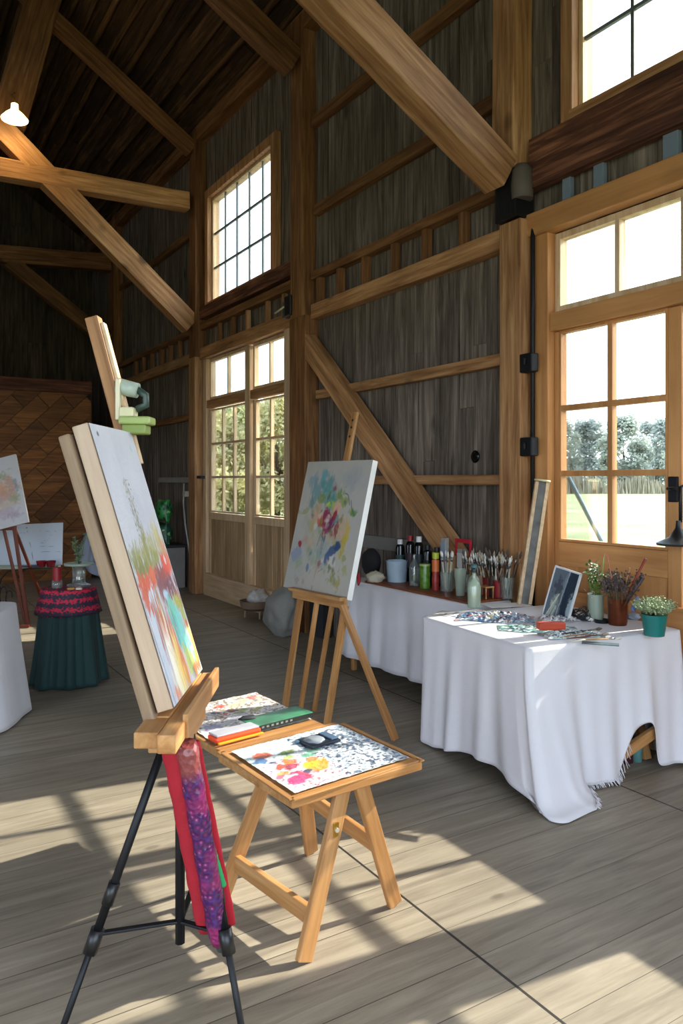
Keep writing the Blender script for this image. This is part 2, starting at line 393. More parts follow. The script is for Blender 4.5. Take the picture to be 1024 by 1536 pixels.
# roof: dark boards over pole purlins, both running the length of the barn
def ceiling():
    rd = random.Random(9); bm = BM()
    for side in (1, -1):
        xe = XW+.35 if side > 0 else X0-.35; n = Vector((side*PITCH, 0, 1)).normalized(); d = Vector((side, 0, -PITCH)).normalized()
        ridge = Vector((RIDGE, 0, EAVE+(XW-RIDGE)*PITCH)); L = abs(xe-RIDGE)/d.x*side if side > 0 else abs(xe-RIDGE)/abs(d.x)
        s = 0
        while s < L:
            w = rd.uniform(.14, .24); y = Y0-.3
            while y < Y1+.3:
                ln = rd.uniform(2.5, 4.5); o = rd.uniform(.0, .02)
                a = ridge+d*s+n*(.06+o); b_ = ridge+d*min(s+w-.004, L)+n*(.06+o)
                pts = []
                for yy in (y, min(y+ln-.005, Y1+.3)):
                    for p in (a, b_, b_+n*.02, a+n*.02): pts.append(bm.verts.new((p.x, yy, p.z)))
                for f in ((3,2,1,0),(4,5,6,7),(0,1,5,4),(1,2,6,5),(2,3,7,6),(3,0,4,7)): bm.faces.new([pts[i] for i in f])
                y += ln
            s += w
        a = ridge+n*.12; b_ = ridge+d*L+n*.12
        pts = [bm.verts.new((p.x, yy, p.z)) for yy in (Y0-.3, Y1+.3) for p in (a, b_, b_+n*.03, a+n*.03)]
        for f in ((3,2,1,0),(4,5,6,7),(0,1,5,4),(1,2,6,5),(2,3,7,6),(3,0,4,7)): bm.faces.new([pts[i] for i in f]).material_index = 1
        # purlins
        s = .2
        while s < L-.3:
            r = rd.uniform(.028, .045); base = ridge+d*s+n*(.06-r*1.05)
            pts = [Vector((base.x+rd.uniform(-.02, .02), y, base.z+rd.uniform(-.012, .012))) for y in np.arange(Y0, Y1+.01, 1.1)]
            tube(bm, pts, r, 6, mi=2); s += rd.uniform(.2, .3)
    bmesh.ops.recalc_face_normals(bm, faces=bm.faces)
    put('ceiling', bm, [M_roof, M_back, M_purlin], M=Matrix.Identity(4), kind='structure')
ceiling()
# ---------------------------------------------------------------- timber frame
def beam(name, p0, p1, w, h, label, mat=M_beam, up=(0,0,1)):
    M_, L = frame(p0, p1, up); bm = BM(); n = max(2, int(L/.35))
    rd = random.Random(hash(label) % 999 if False else sum(map(ord, label)))
    rings = []
    for i in range(n+1):
        x = L*i/n; j = lambda: rd.uniform(-.004, .004)
        rings.append([bm.verts.new((x, sy*w/2+j(), sz*h/2+j())) for sy, sz in ((-1,-1),(1,-1),(1,1),(-1,1))])
    for i in range(n):
        for k in range(4): bm.faces.new((rings[i][k], rings[i][(k+1)%4], rings[i+1][(k+1)%4], rings[i+1][k]))
    bm.faces.new(rings[0][::-1]); bm.faces.new(rings[-1])
    bmesh.ops.recalc_face_normals(bm, faces=bm.faces)
    return put(name, bm, mat, None, M_, bevel=.008, label=label, cat='timber', kind='structure')
def column(Ya, Yb, z0, z1, label, xin=3.83, mat=M_beam, xout=None):
    xo = xout or XW+.0
    return beam('timber_column', ((xin+xo)/2, (Ya+Yb)/2, z0), ((xin+xo)/2, (Ya+Yb)/2, z1), Yb-Ya, xo-xin, label, mat, up=(1,0,0))
column(3.85, 4.06, 0, 3.43, 'thick sawn timber post between the paned door and the board wall')
column(3.9, 4.12, 3.78, EAVE, 'upper timber post with peg holes rising above the black bracket', xin=3.82)
column(6.95, 7.30, 0, 3.33, 'wide brown timber post beside the pale double door casing', mat=M_beamd)
column(7.02, 7.28, 3.33, EAVE, 'upper post between the high window and the braced wall bay', mat=M_beamd)
column(10.14, 10.38, 0, 3.33, 'lower post on the far side of the double door')
column(10.12, 10.36, 3.33, EAVE, 'upper post where the long tie beam and brace meet', mat=M_beamd)
column(14.35, 14.72, 0, EAVE, 'dim timber post near the far corner of the barn', mat=M_beamd)
bm = BM(); box(bm, (3.80, 3.86, 3.44), (3.97, 4.07, 3.78)); 
for i in range(9): box(bm, (3.796, 3.87+i*.022, 3.46), (3.80, 3.88+i*.022, 3.77))
put('post_bracket', bm, M_black, bevel=.01, label='black ribbed bracket block clamped between lower and upper post by the door', cat='bracket')
bm = BM(); lathe(bm, [(.075, 0), (.08, .1), (.07, .2), (.05, .24)], (3.86, 3.86, 3.56), 14, cap1=True)
put('insulator', bm, M('5c534b', .7), label='grey rounded collar wrapped on the post above the door corner', cat='collar')
# braces, ties and rafters stand in the planes of the posts
def inY(px, py, Y): return PY(px, py, Y)
def bent(name, a, b, Y, w, h, label, mat=M_beam, ext=0, ext1=0):
    p, q = inY(*a, Y), inY(*b, Y); d = (q-p).normalized()
    return beam(name, p-d*ext, q+d*ext1, w, h, label, mat)
bent('brace_beam', (512, 10), (752, 264), 4.0, .2, .27, 'largest diagonal brace, slanting down to the post by the paned door', ext=1.2)
bent('brace_beam', (18, 212), (286, 488), 10.25, .2, .28, 'long knotty brace crossing the tie beam below the lamp', ext=.9)
bent('tie_beam', (0, 254), (281, 304), 10.25, .2, .24, 'long horizontal tie beam ending on the post beside the high window', ext=2.5)
bent('brace_beam', (15, 175), (66, -5), 10.25, .2, .4, 'steep thick strut rising behind the glowing lamp', mat=M_beamd, ext=.1, ext1=.35)
bent('rafter_beam', (85, 35), (288, 225), 10.25, .16, .2, 'dark rafter landing on the post beside the high window', mat=M_beamd, ext=.5)
bent('rafter_beam', (330, -10), (440, 97), 7.15, .2, .26, 'short heavy rafter landing above the braced wall bay', mat=M_beamd, ext=1.2)
bent('rafter_beam', (20, 140), (188, 275), 14.5, .18, .22, 'dim rafter running down behind the lamp', mat=M_beamd, ext=.5)
bent('tie_beam', (0, 382), (165, 395), 14.5, .2, .3, 'dim horizontal tie beam near the end wall', mat=M_beamd, ext=2)
bent('brace_beam', (20, 398), (160, 512), 14.5, .2, .26, 'dim diagonal brace under the far tie beam', mat=M_beamd, ext=.1)
bent('brace_beam', (188, 302), (160, 372), 14.45, .16, .2, 'short knee strut between dim rafter and tie beam', mat=M_beamd)
beam('plate_beam', (3.93, Y0, EAVE-.06), (3.93, Y1, EAVE-.06), .16, .2, 'wall plate timber running along the top of the window wall', M_beamd)
# big brace lying in the wall
pa, pb = PX(455, 505, 3.9), PX(662, 806, 3.9); d_ = (pb-pa).normalized()
beam('brace_beam', pa-d_*.08, pb+d_*.75, .2, .13, 'diagonal wall brace slanting down behind the bottle table', M_beam, up=(1,0,0))
# trims: girts and the short studs between the double girts
tn = [0]
def trim(p, q, w, h, mat=M_beam, up=(0,0,1)):
    tn[0] += 1; return bar('trim_%d' % tn[0], p, q, w, h, mat, None, up, bevel=.004, kind='structure')
def girt(Ya, Yb, z, h, dep=.07, mat=M_beam): trim((XW-dep/2, Ya, z), (XW-dep/2, Yb, z), dep, h, mat)
for Ya, Yb in ((4.06, 6.95), (10.38, 14.35)):
    girt(Ya, Yb, 3.36, .15, .1); girt(Ya, Yb, 3.74, .085, .1, M_beamd)
girt(4.06, 6.95, 4.43, .11, .07, M_beamd); girt(4.1, 7.0, 5.38, .12, .07, M_beamd); girt(10.38, 14.35, 5.2, .1, .07, M_beamd)
girt(4.06, 6.9, 2.49, .09); girt(4.06, 6.9, 1.6, .08); girt(10.38, 14.35, 2.52, .09, .07, M_beamd)
girt(10.38, 12.1, 1.6, .08, .05, M('8d8880', .8)); girt(4.7, 6.9, 1.02, .12, .03, M('77726c', .8))
girt(7.30, 10.12, 3.75, .1, .1, M_beamd)
for px in (481, 511, 549, 593, 640, 696): 
    y = PX(px, 400, 3.95).y; trim((3.95, y, 3.43), (3.95, y, 3.70), .065, .07, M_beamd, up=(1,0,0))
for px in (204, 216, 228, 243, 256, 270):
    y = PX(px, 530, 3.95).y; trim((3.95, y, 3.43), (3.95, y, 3.70), .06, .07, M_beamd, up=(1,0,0))
for px in (330, 350, 372, 402, 427):
    y = PX(px, 470, 3.95).y; trim((3.95, y, 3.45), (3.95, y, 3.70), .06, .05, M_beam if px > 360 else M_beamd, up=(1,0,0))
trim((3.96, Y0, 3.84), (3.96, 3.85, 3.84), .1, .29, M_rough); trim((3.925, Y0, 3.68), (3.925, 3.85, 3.68), .09, .12, M_rough)
trim((3.95, 7.3, 3.93), (3.95, 10.12, 3.93), .12, .16, M_rough)
for px, w in ((851, .07), (899, .08), (1007, .10)):
    y = PX(px, 280, 3.96).y; trim((3.965, y, 3.45), (3.965, y, 3.675), w, .04, M('74818d', .7), up=(1,0,0))
# lower boarded partition in front of the end wall: diagonal boards
def parquet():
    bm = BM(); Yp = 12.75; x1 = 3.04; x0 = -3; zt = 3.0; rd = random.Random(3); w = .26; ln = .55
    # diagonal boards clipped to the rectangle
    u = Vector((1, 0, 1)).normalized(); v = Vector((-1, 0, 1)).normalized()
    for i in range(-4, 40):
        for j in range(-16, 24):
            off = (i % 2)*ln*.5; o = Vector((x1, 0, -1))+u*(j*ln+off)+v*(i*w*.999)
            q = [o, o+u*(ln-.008), o+u*(ln-.008)+v*(w-.008), o+v*(w-.008)]
            c = sum(q, Vector())/4
            if not (x0-.2 < c.x < x1+.2 and -.2 < c.z < zt+.2): continue
            # clip polygon
            poly = [(p.x, p.z) for p in q]
            for ax, s, lim in ((0, 1, x0), (0, -1, -x1), (1, 1, 0.0), (1, -1, -zt)):
                out = []
                for k in range(len(poly)):
                    a, b = poly[k], poly[(k+1) % len(poly)]; fa, fb = a[ax]*s-lim, b[ax]*s-lim
                    if fa >= 0: out.append(a)
                    if fa*fb < 0: t = fa/(fa-fb); out.append((a[0]+(b[0]-a[0])*t, a[1]+(b[1]-a[1])*t))
                poly = out
                if len(poly) < 3: break
            if len(poly) < 3: continue
            y = Yp+rd.uniform(0, .012)
            f = [bm.verts.new((x, y, z)) for x, z in poly]; bb = [bm.verts.new((x, Yp+.05, z)) for x, z in poly]
            try:
                bm.faces.new(f); n = len(f)
                for k in range(n): bm.faces.new((f[k], bb[k], bb[(k+1)%n], f[(k+1)%n]))
            except ValueError: pass
    box(bm, (x0, Yp+.05, 0), (x1, Yp+.12, zt), 1)
    put('wall_partition', bm, [wood('partition_board', '4a2b12', '7a4a20', 'a06a34', 'X', .6, .4, island=True, vary=.3), M_back], M=Matrix.Identity(4), kind='structure')
    trim((x0, Yp+.02, 3.1), (x1, Yp+.02, 3.1), .14, .2, M_rough)
parquet()
# ---------------------------------------------------------------- doors and windows
def sash(parent, Ya, Yb, z0, z1, cols, rows, x, bw=.03, dep=.05, mat=None, rim=.03, rowz=None, colz=None, name='muntins'):
    """rim and glazing bars of one glazed field, plus its panes"""
    bm = BM(); mat = mat or M_frame
    ys = colz or [Ya+(Yb-Ya)*i/cols for i in range(cols+1)]; zs = rowz or [z0+(z1-z0)*i/rows for i in range(rows+1)]
    box(bm, (x-dep/2, Ya-rim, z0-rim), (x+dep/2, Ya, z1+rim)); box(bm, (x-dep/2, Yb, z0-rim), (x+dep/2, Yb+rim, z1+rim))
    box(bm, (x-dep/2, Ya, z0-rim), (x+dep/2, Yb, z0)); box(bm, (x-dep/2, Ya, z1), (x+dep/2, Yb, z1+rim))
    for y in ys[1:-1]: box(bm, (x-dep/2+.004, y-bw/2, z0), (x+dep/2-.004, y+bw/2, z1))
    for z in zs[1:-1]: box(bm, (x-dep/2+.002, Ya, z-bw/2), (x+dep/2-.002, Yb, z+bw/2))
    o = put(name, bm, mat, parent, bevel=.003)
    bm = BM(); box(bm, (x-.003, Ya, z0), (x+.003, Yb, z1)); put('glass', bm, M_pane, parent)
    return o
def boxpart(name, parent, mat, *bx, bevel=.004, **kw):
    bm = BM()
    for lo, hi in bx: box(bm, lo, hi)
    return put(name, bm, mat, parent, bevel=bevel, **kw)
def plank_leaf(parent, Ya, Yb, z0, z1, x0, x1, seed):
    rd = random.Random(seed); bm = BM(); s = Ya
    while s < Yb-.01:
        e = min(Yb, s+rd.uniform(.09, .13)); 
        if Yb-e < .04: e = Yb
        box(bm, (x0+rd.uniform(0, .006), s+.002, z0), (x1, e-.002, z1)); s = e
    put('board_panel', bm, wood('door_board%d' % seed, '8c704e', 'a88a66', 'c2a680', 'Z', .7, .5, island=True, vary=.12), parent, M=Matrix.Translation((x0, Ya, z0)))
    # (mesh stays in world coordinates offset)
def near_door():
    d = thing('door_1', (XW, 2.71, 0), 'paned timber double door looking onto the lawn', 'door', kind='structure')
    boxpart('door_frame', d, M_frame, ((3.93, 3.69, 0), (4.1, 3.835, 3.30)), ((3.93, 1.58, 0), (4.1, 1.73, 3.30)), bevel=.006)
    boxpart('door_header', d, M_framex, ((3.9, 1.55, 3.30), (4.1, 3.90, 3.46)), bevel=.008)
    boxpart('transom_rail', d, M_framex, ((3.95, 1.73, 2.62), (4.08, 3.69, 2.745)), bevel=.005)
    boxpart('threshold', d, M_framex, ((3.93, 1.73, 0), (4.1, 3.69, .062)))
    t = sash(d, 1.79, 3.64, 2.79, 3.245, 4, 1, 4.03, .035, .07, M_case, .045, name='transom_light')
    for Ya, Yb, gl in ((2.72, 3.685, (2.83, 3.63)), (1.735, 2.70, (1.80, 2.60))):
        lf = boxpart('door_leaf', d, M_frame, ((3.99, Ya, .06), (4.05, gl[0]-.02, 2.615)), ((3.99, gl[1]+.02, .06), (4.05, Yb, 2.615)), bevel=.004)
        boxpart('leaf_rail', lf, M_framex, ((3.99, gl[0]-.02, 2.615-.0-.0), (4.05, gl[1]+.02, 2.618)), ((3.992, gl[0]-.02, 1.02), (4.048, gl[1]+.02, 1.18)), ((3.992, gl[0]-.02, .06), (4.048, gl[1]+.02, .22)))
        boxpart('leaf_panel', lf, M_frame, ((4.005, gl[0]-.02, .22), (4.04, gl[1]+.02, 1.02)))
        sash(lf, gl[0], gl[1], 1.20, 2.60, 2, 3, 4.02, .038, .056, M_frame, .018, rowz=[1.2, 1.645, 2.09, 2.6])
    hp = boxpart('latch_plate', d, M_iron, ((3.975, 2.735, 1.47), (3.99, 2.80, 1.62)), bevel=.006)
    bm = BM(); tube(bm, [(3.98, 2.765, 1.55), (3.93, 2.765, 1.55), (3.92, 2.70, 1.55)], .011, 8); put('lever', bm, M_iron, hp)
near_door()
bm = BM(); tube(bm, [(3.90, 3.80, 0.5), (3.90, 3.80, 3.30), (3.93, 3.82, 3.40)], .016, 8)
pt = put('track_pipe', bm, M_iron, label='thin black vertical pipe beside the timber post and door frame', cat='pipe')
for z in (2.41, 1.83):
    bm = BM(); box(bm, (3.83, 3.745, z-.065), (3.90, 3.86, z+.065)); box(bm, (3.81, 3.79, z-.02), (3.83, 3.82, z+.03)); 
    hz = put('hinge', bm, M_iron, bevel=.008, label='upper black iron hinge block on the post by the door' if z > 2 else 'lower black iron hinge block on the post by the door', cat='hinge')
def far_door():
    d = thing('door_2', (XW, 8.82, 0), 'glazed double door with board panels in the far bay', 'door', kind='structure')
    boxpart('door_frame', d, M_case, ((3.93, 7.36, 0), (4.1, 7.62, 3.30)), ((3.95, 10.02, 0), (4.1, 10.13, 3.30)), ((3.95, 8.58, .06), (4.07, 8.72, 3.26)), bevel=.006)
    boxpart('door_header', d, M_beamY, ((3.9, 7.34, 3.29), (4.1, 10.2, 3.45)), bevel=.008)
    boxpart('transom_rail', d, M_beamY, ((3.96, 7.62, 2.60), (4.07, 8.58, 2.71)), ((3.96, 8.72, 2.60), (4.07, 10.02, 2.71)))
    sash(d, 7.70, 8.52, 2.75, 3.24, 2, 1, 4.02, .03, .06, M_case, .045, name='transom_light')
    sash(d, 8.80, 9.94, 2.75, 3.24, 2, 1, 4.02, .03, .06, M_case, .045, name='transom_light')
    for k, (a, b, c) in enumerate(((7.63, 8.57, 2), (8.73, 10.01, 3))):
        lf = boxpart('door_leaf', d, M_case, ((3.99, a, .3), (4.05, a+.06, 2.59)), ((3.99, b-.06, .3), (4.05, b, 2.59)), ((3.985, a, 1.06), (4.05, b, 1.15)))
        sash(lf, a+.08, b-.08, 1.18, 2.56, c, 3, 4.02, .03, .05, M_case, .02)
        bm = BM(); rd = random.Random(k); s = a+.06
        while s < b-.07:
            e = min(b-.06, s+rd.uniform(.09, .14)); box(bm, (4.0+rd.uniform(0, .006), s+.002, .3), (4.03, e-.002, 1.06)); s = e
        put('board_panel', bm, M_dboard, lf)
    boxpart('sill_board', d, M_caseY, ((3.93, 7.62, .0), (4.08, 10.05, .305)), bevel=.006)
    bm = BM(); lathe(bm, [(.045, 0), (.05, .004), (.02, .006)], (0, 0, 0), 14, cap1=True); put('wall_knot', bm, M_blackg, None, Matrix.Translation(PX(713, 685, 3.998)) @ Matrix.Rotation(R(-90), 4, 'Y'), kind='structure')
    hz = boxpart('hinge', d, M_iron, ((3.86, 10.0, 1.62), (3.93, 10.16, 1.66)))
M_dboard = wood('door_board', '8c704e', 'a88a66', 'c2a680', 'Z', .7, .5, island=True, vary=.12)
far_door()
M_thin = plain('grey_glazing_bar', '5e6668', .5)
def high_window(n, Ya, Yb, label):
    w = thing('window_%d' % n, (XW, (Ya+Yb)/2, 4.05), label, 'window', kind='structure')
    boxpart('window_frame', w, M_beamZ, ((3.93, Ya-.14, 3.99), (4.0, Ya, 5.62)), ((3.93, Yb, 3.99), (4.0, Yb+.1, 5.62)), ((3.93, Ya, 5.5), (4.0, Yb, 5.62)), bevel=.005)
    boxpart('window_sill', w, M_beamY, ((3.92, Ya-.02, 3.98), (4.08, Yb+.02, 4.05)), bevel=.005)
    boxpart('jamb_lining', w, M_case, ((4.0, Ya-.02, 4.05), (4.1, Ya+.03, 5.5)), ((4.0, Yb-.03, 4.05), (4.1, Yb+.02, 5.5)), ((4.0, Ya, 5.47), (4.1, Yb, 5.52)))
    sash(w, Ya+.02, Yb-.02, 4.06, 5.48, 5, 3, 4.03, .024, .03, M_thin, .02)
high_window(1, 1.54, 3.48, 'high grid window above the dark beam, showing clouds')
high_window(2, 7.96, 9.92, 'high grid window glowing white above the far double door')
w3 = thing('window_3', (XW, .92, 1.2), 'paned window further along the wall beside the near door', 'window', kind='structure')
sash(w3, .40, 1.45, 1.20, 3.2, 2, 4, 4.03, .04, .06, M_frame, .05, name='window_frame')
# ---------------------------------------------------------------- outside
def lawn_mat():
    m, nt, b = new_mat('mown_grass'); L = nt.links
    tc = nt.nodes.new('ShaderNodeTexCoord'); n = nt.nodes.new('ShaderNodeTexNoise'); n.inputs['Scale'].default_value = .35; n.inputs['Detail'].default_value = 8
    L.new(tc.outputs['Object'], n.inputs['Vector']); r = ramp(nt, n.outputs['Fac'], [(.3, '767b56'), (.55, '888c66'), (.75, '9f9f7e')])
    L.new(r.outputs[0], b.inputs['Base Color']); b.inputs['Roughness'].default_value = .95; b.inputs['Specular IOR Level'].default_value = .1
    return m
bm = BM(); box(bm, (-60, -160, -.4), (300, 300, -.15)); put('ground', bm, lawn_mat(), M=Matrix.Identity(4), kind='structure')
bm = BM(); box(bm, (4.3, 7.0, -.15), (11, 60, -.11)); put('path', bm, plain('pale_gravel', 'c9c2b2', .95, var=.15, scale=3), M=Matrix.Identity(4), kind='structure')
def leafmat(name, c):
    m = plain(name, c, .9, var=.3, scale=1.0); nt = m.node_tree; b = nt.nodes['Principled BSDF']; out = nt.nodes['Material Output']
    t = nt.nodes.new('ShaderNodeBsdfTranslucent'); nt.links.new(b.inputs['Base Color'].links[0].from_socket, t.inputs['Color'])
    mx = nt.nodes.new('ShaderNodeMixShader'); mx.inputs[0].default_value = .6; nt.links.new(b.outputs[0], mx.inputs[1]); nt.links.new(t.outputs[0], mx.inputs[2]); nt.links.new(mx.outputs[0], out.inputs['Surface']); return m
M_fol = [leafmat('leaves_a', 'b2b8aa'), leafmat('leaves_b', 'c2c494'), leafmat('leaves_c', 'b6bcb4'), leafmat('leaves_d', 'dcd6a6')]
M_trunk = plain('bark', '54493d', .9)
def tree(loc, h, w, mi, seed, label, bare=False):
    t = thing('deciduous_tree', loc, label, 'tree', 'trees beyond the lawn'); rd = random.Random(seed); L = Vector(loc)
    bm = BM(); tube(bm, [L, L+V(.1, 0, h*.3), L+V(0, .1, h*.7)], [.22*h/8, .16*h/8, .05], 8)
    for k in range(7):
        a = rd.uniform(0, 6.28); p = L+V(0, 0, h*rd.uniform(.25, .5)); tube(bm, [p, p+V(math.cos(a)*w*.3, math.sin(a)*w*.3, h*.25)], [.07, .02], 5)
    put('trunk', bm, M_trunk, t)
    bm = BM()
    # leafy crown: clumps of small leaf faces around branch ends
    centres = []
    for k in range(44):
        a = rd.uniform(0, 6.28); zz = rd.uniform(.12, .95); rr = w*.5*math.sin(math.pi*min(1, zz*.85+.12))**.7*rd.uniform(.35, 1)
        centres.append((L+V(math.cos(a)*rr, math.sin(a)*rr, h*zz), rd.uniform(.14, .22)*w))
    for c, r in centres:
        for q in range(150):
            d = Vector((rd.gauss(0, 1), rd.gauss(0, 1), rd.gauss(0, 1))).normalized()*r*rd.random()**.4
            u = Vector((rd.gauss(0, 1), rd.gauss(0, 1), rd.gauss(0, 1))).normalized()*h*.026; vv = u.orthogonal().normalized()*h*.018
            p = c+d; bm.faces.new([bm.verts.new(p+u), bm.verts.new(p+vv), bm.verts.new(p-u), bm.verts.new(p-vv)])
    put('crown', bm, M_fol[mi], t)
    return t
k = 0
spots = []
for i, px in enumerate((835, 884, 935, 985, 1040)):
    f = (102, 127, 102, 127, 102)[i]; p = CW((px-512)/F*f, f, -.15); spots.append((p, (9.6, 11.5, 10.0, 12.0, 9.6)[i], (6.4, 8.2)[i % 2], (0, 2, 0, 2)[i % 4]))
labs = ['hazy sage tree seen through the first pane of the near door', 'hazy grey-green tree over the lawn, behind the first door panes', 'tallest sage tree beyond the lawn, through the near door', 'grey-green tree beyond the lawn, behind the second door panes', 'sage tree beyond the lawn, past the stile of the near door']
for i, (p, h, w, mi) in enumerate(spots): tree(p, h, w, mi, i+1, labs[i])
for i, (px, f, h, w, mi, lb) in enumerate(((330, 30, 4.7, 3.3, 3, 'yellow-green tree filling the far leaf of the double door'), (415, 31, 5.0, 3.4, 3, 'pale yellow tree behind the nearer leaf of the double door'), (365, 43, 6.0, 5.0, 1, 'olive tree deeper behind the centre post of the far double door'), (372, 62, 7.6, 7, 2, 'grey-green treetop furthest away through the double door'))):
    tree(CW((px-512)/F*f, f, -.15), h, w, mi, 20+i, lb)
bm = BM(); rd = random.Random(5)
p0, p1 = CW(.15*97, 97, -.15), CW(.62*97, 97, -.15)
for q in range(9000):
    t = rd.random(); p = p0.lerp(p1, t)+V(rd.uniform(-1, 1), rd.uniform(-1, 1), 0); hh = rd.uniform(.9, 2.5)*(.8+.3*math.sin(t*40)); o = V(rd.uniform(-.2, .2), rd.uniform(-.2, .2), hh)
    w_ = Vector((rd.uniform(-1, 1), rd.uniform(-1, 1), 0)).normalized()*.14
    bm.faces.new([bm.verts.new(p-w_), bm.verts.new(p+w_), bm.verts.new(p+o)])
put('dry_grass', bm, plain('dry_reeds', '9a9078', .9, var=.3, scale=.6), label='band of tall dry grass along the lawn edge below the trees', cat='grass', kind='stuff')
tree((6.9, 9.6, -.15), 5.2, 3.0, 0, 40, 'unseen broad tree added outside the far double door to shade it')  # out of view, added to keep sun patches off the floor inside
# pole leaning outside the near door
q0, q1 = PX(852, 716, 4.35), PX(902, 812, 4.5)
bm = BM(); q1b = q1+(q1-q0)*((q1.z+.15)/(q0.z-q1.z)); tube(bm, [q0, q1, q1b], .016, 8)
put('garden_pole', bm, M('5f7f8c', .5), label='slanting blue-grey pole leaning outside the near door glass', cat='pole')
# parked car, small through the far door
def car():
    f = 72; c = CW((422-512)/F*f, f, -.15); t = thing('parked_car', c, 'small dark car parked outside the far double door', 'car', rz=R(62)); MT = WM[t.name]
    bm = BM(); prof = [(-1.9, .35), (-1.95, .75), (-1.1, .9), (-.6, 1.35), (.7, 1.38), (1.3, .95), (1.95, .8), (1.95, .35)]
    a = [bm.verts.new(MT @ V(x, -.8, z)) for x, z in prof]; b = [bm.verts.new(MT @ V(x, .8, z)) for x, z in prof]
    bm.faces.new(a); bm.faces.new(b[::-1])
    for i in range(len(a)): bm.faces.new((a[i], b[i], b[(i+1) % len(a)], a[(i+1) % len(a)]))
    bmesh.ops.recalc_face_normals(bm, faces=bm.faces)
    put('car_body', bm, M('3c4146', .3), t, bevel=.08)
    for x in (-1.25, 1.25):
        for y in (-.75, .75):
            bm = BM(); tube(bm, [MT @ V(x, y-.1, .33), MT @ V(x, y+.1, .33)], .33, 16); put('wheel', bm, M_black, t)
car()
# ---------------------------------------------------------------- light
w = bpy.data.worlds.new('World'); scn.world = w; w.use_nodes = True; nt = w.node_tree; L = nt.links; bg = nt.nodes['Background']
sky = nt.nodes.new('ShaderNodeTexSky'); sky.sky_type = 'NISHITA'; sky.sun_disc = False
SUN = Vector((-1, .13, -.655)).normalized()
sky.sun_elevation = math.asin(-SUN.z); sky.sun_rotation = math.atan2(-SUN.x, -SUN.y); sky.air_density = 1.0; sky.dust_density = 2.5
tc = nt.nodes.new('ShaderNodeTexCoord'); n = nt.nodes.new('ShaderNodeTexNoise'); n.inputs['Scale'].default_value = 2.2; n.inputs['Detail'].default_value = 7
mp = nt.nodes.new('ShaderNodeMapping'); mp.inputs['Scale'].default_value = (1, 1, 2.5); L.new(tc.outputs['Generated'], mp.inputs['Vector']); L.new(mp.outputs[0], n.inputs['Vector'])
cf = ramp(nt, n.outputs['Fac'], [(.35, .45), (.6, 1.0)])
c = mixc(nt, cf.outputs['Color'], sky.outputs['Color'], (5.6, 6.5, 7.8, 1))
L.new(c, bg.inputs['Color']); bg.inputs['Strength'].default_value = .62
sl = bpy.data.lights.new('sun', 'SUN'); sl.energy = 9; sl.angle = R(.6); sl.color = (1, .93, .82)
so = bpy.data.objects.new('sun', sl); COL.objects.link(so); so.rotation_euler = SUN.to_track_quat('-Z', 'Y').to_euler()
# camera
cd = bpy.data.cameras.new('camera'); cam = bpy.data.objects.new('camera', cd); COL.objects.link(cam); scn.camera = cam
cam.location = (0, 0, EYE); cam.rotation_euler = (R(90), 0, -A); cd.sensor_fit = 'VERTICAL'; cd.sensor_height = 36; cd.lens = F/1536*36; cd.shift_y = -48/1536; cd.clip_end = 500; cd.clip_start = .05
vs = scn.view_settings; scn.display_settings.display_device = 'sRGB'; vs.view_transform = 'Standard'; vs.look = 'None'; vs.gamma = 1; vs.use_curve_mapping = False; vs.exposure = 0.62
scn.cycles.use_denoising = True
scn.cycles.max_bounces = 10; scn.cycles.diffuse_bounces = 7; scn.cycles.transparent_max_bounces = 24
scn.cycles.sample_clamp_indirect = 8
# ================================================================ easels
M_bone = wood('bone_pine', '9d846c', 'b49a80', 'c6ad94', 'X', .6, .2, vary=.05, bump=.1)
# ---- large wooden-headed easel on a black tripod, seen from its side
def CF(r, f, z): return CW(r, f, z)
fwd = CW(0, 1).normalized(); rgt = CW(1, 0).normalized()
eb = thing('tripod_easel', CF(-.44, 2.15, 0), 'easel on thin black tripod legs with a grey wooden mast and thick tray', 'easel')
def tri_leg(top, foot, joint, lab=None):
    top, foot = Vector(top), Vector(foot); bm = BM(); j = top.lerp(foot, joint)
    tube(bm, [top, j], .0125, 8); tube(bm, [j.lerp(top, .02), foot], .0095, 8); o = put('leg', bm, M_iron, eb)
    bm = BM(); d = (foot-top).normalized(); tube(bm, [j-d*.035, j+d*.03], .019, 10); put('clamp_collar', bm, M_black, o); bm = BM(); tube(bm, [j-d*.16, j-d*.10], .016, 10); put('height_clamp', bm, M_black, o)
    bm = BM(); tube(bm, [foot-d*.04, foot], [.012, .015], 8); put('rubber_foot', bm, M_black, o)
    return j
hub = CF(-.45, 2.12, .89)
fA = PZ(62, 1632, .0); fA = CF(-.79, 2.0, 0); fB = CF(-.235, 2.0, 0); fC = CF(-.44, 2.66, 0)
jA = tri_leg(hub+rgt*(-.035), fA, .60); jB = tri_leg(hub+rgt*.03, fB, .60); jC = tri_leg(hub+fwd*.03, fC, .60)
cen = hub+V(0, 0, -.52)
bm = BM(); tube(bm, [hub, cen-V(0, 0, .06)], .014, 8); put('centre_post', bm, M_iron, eb)
for j in (jA, jB, jC):
    bar('brace', j+V(0, 0, .02), cen, .018, .008, M_iron, eb, bevel=.002)
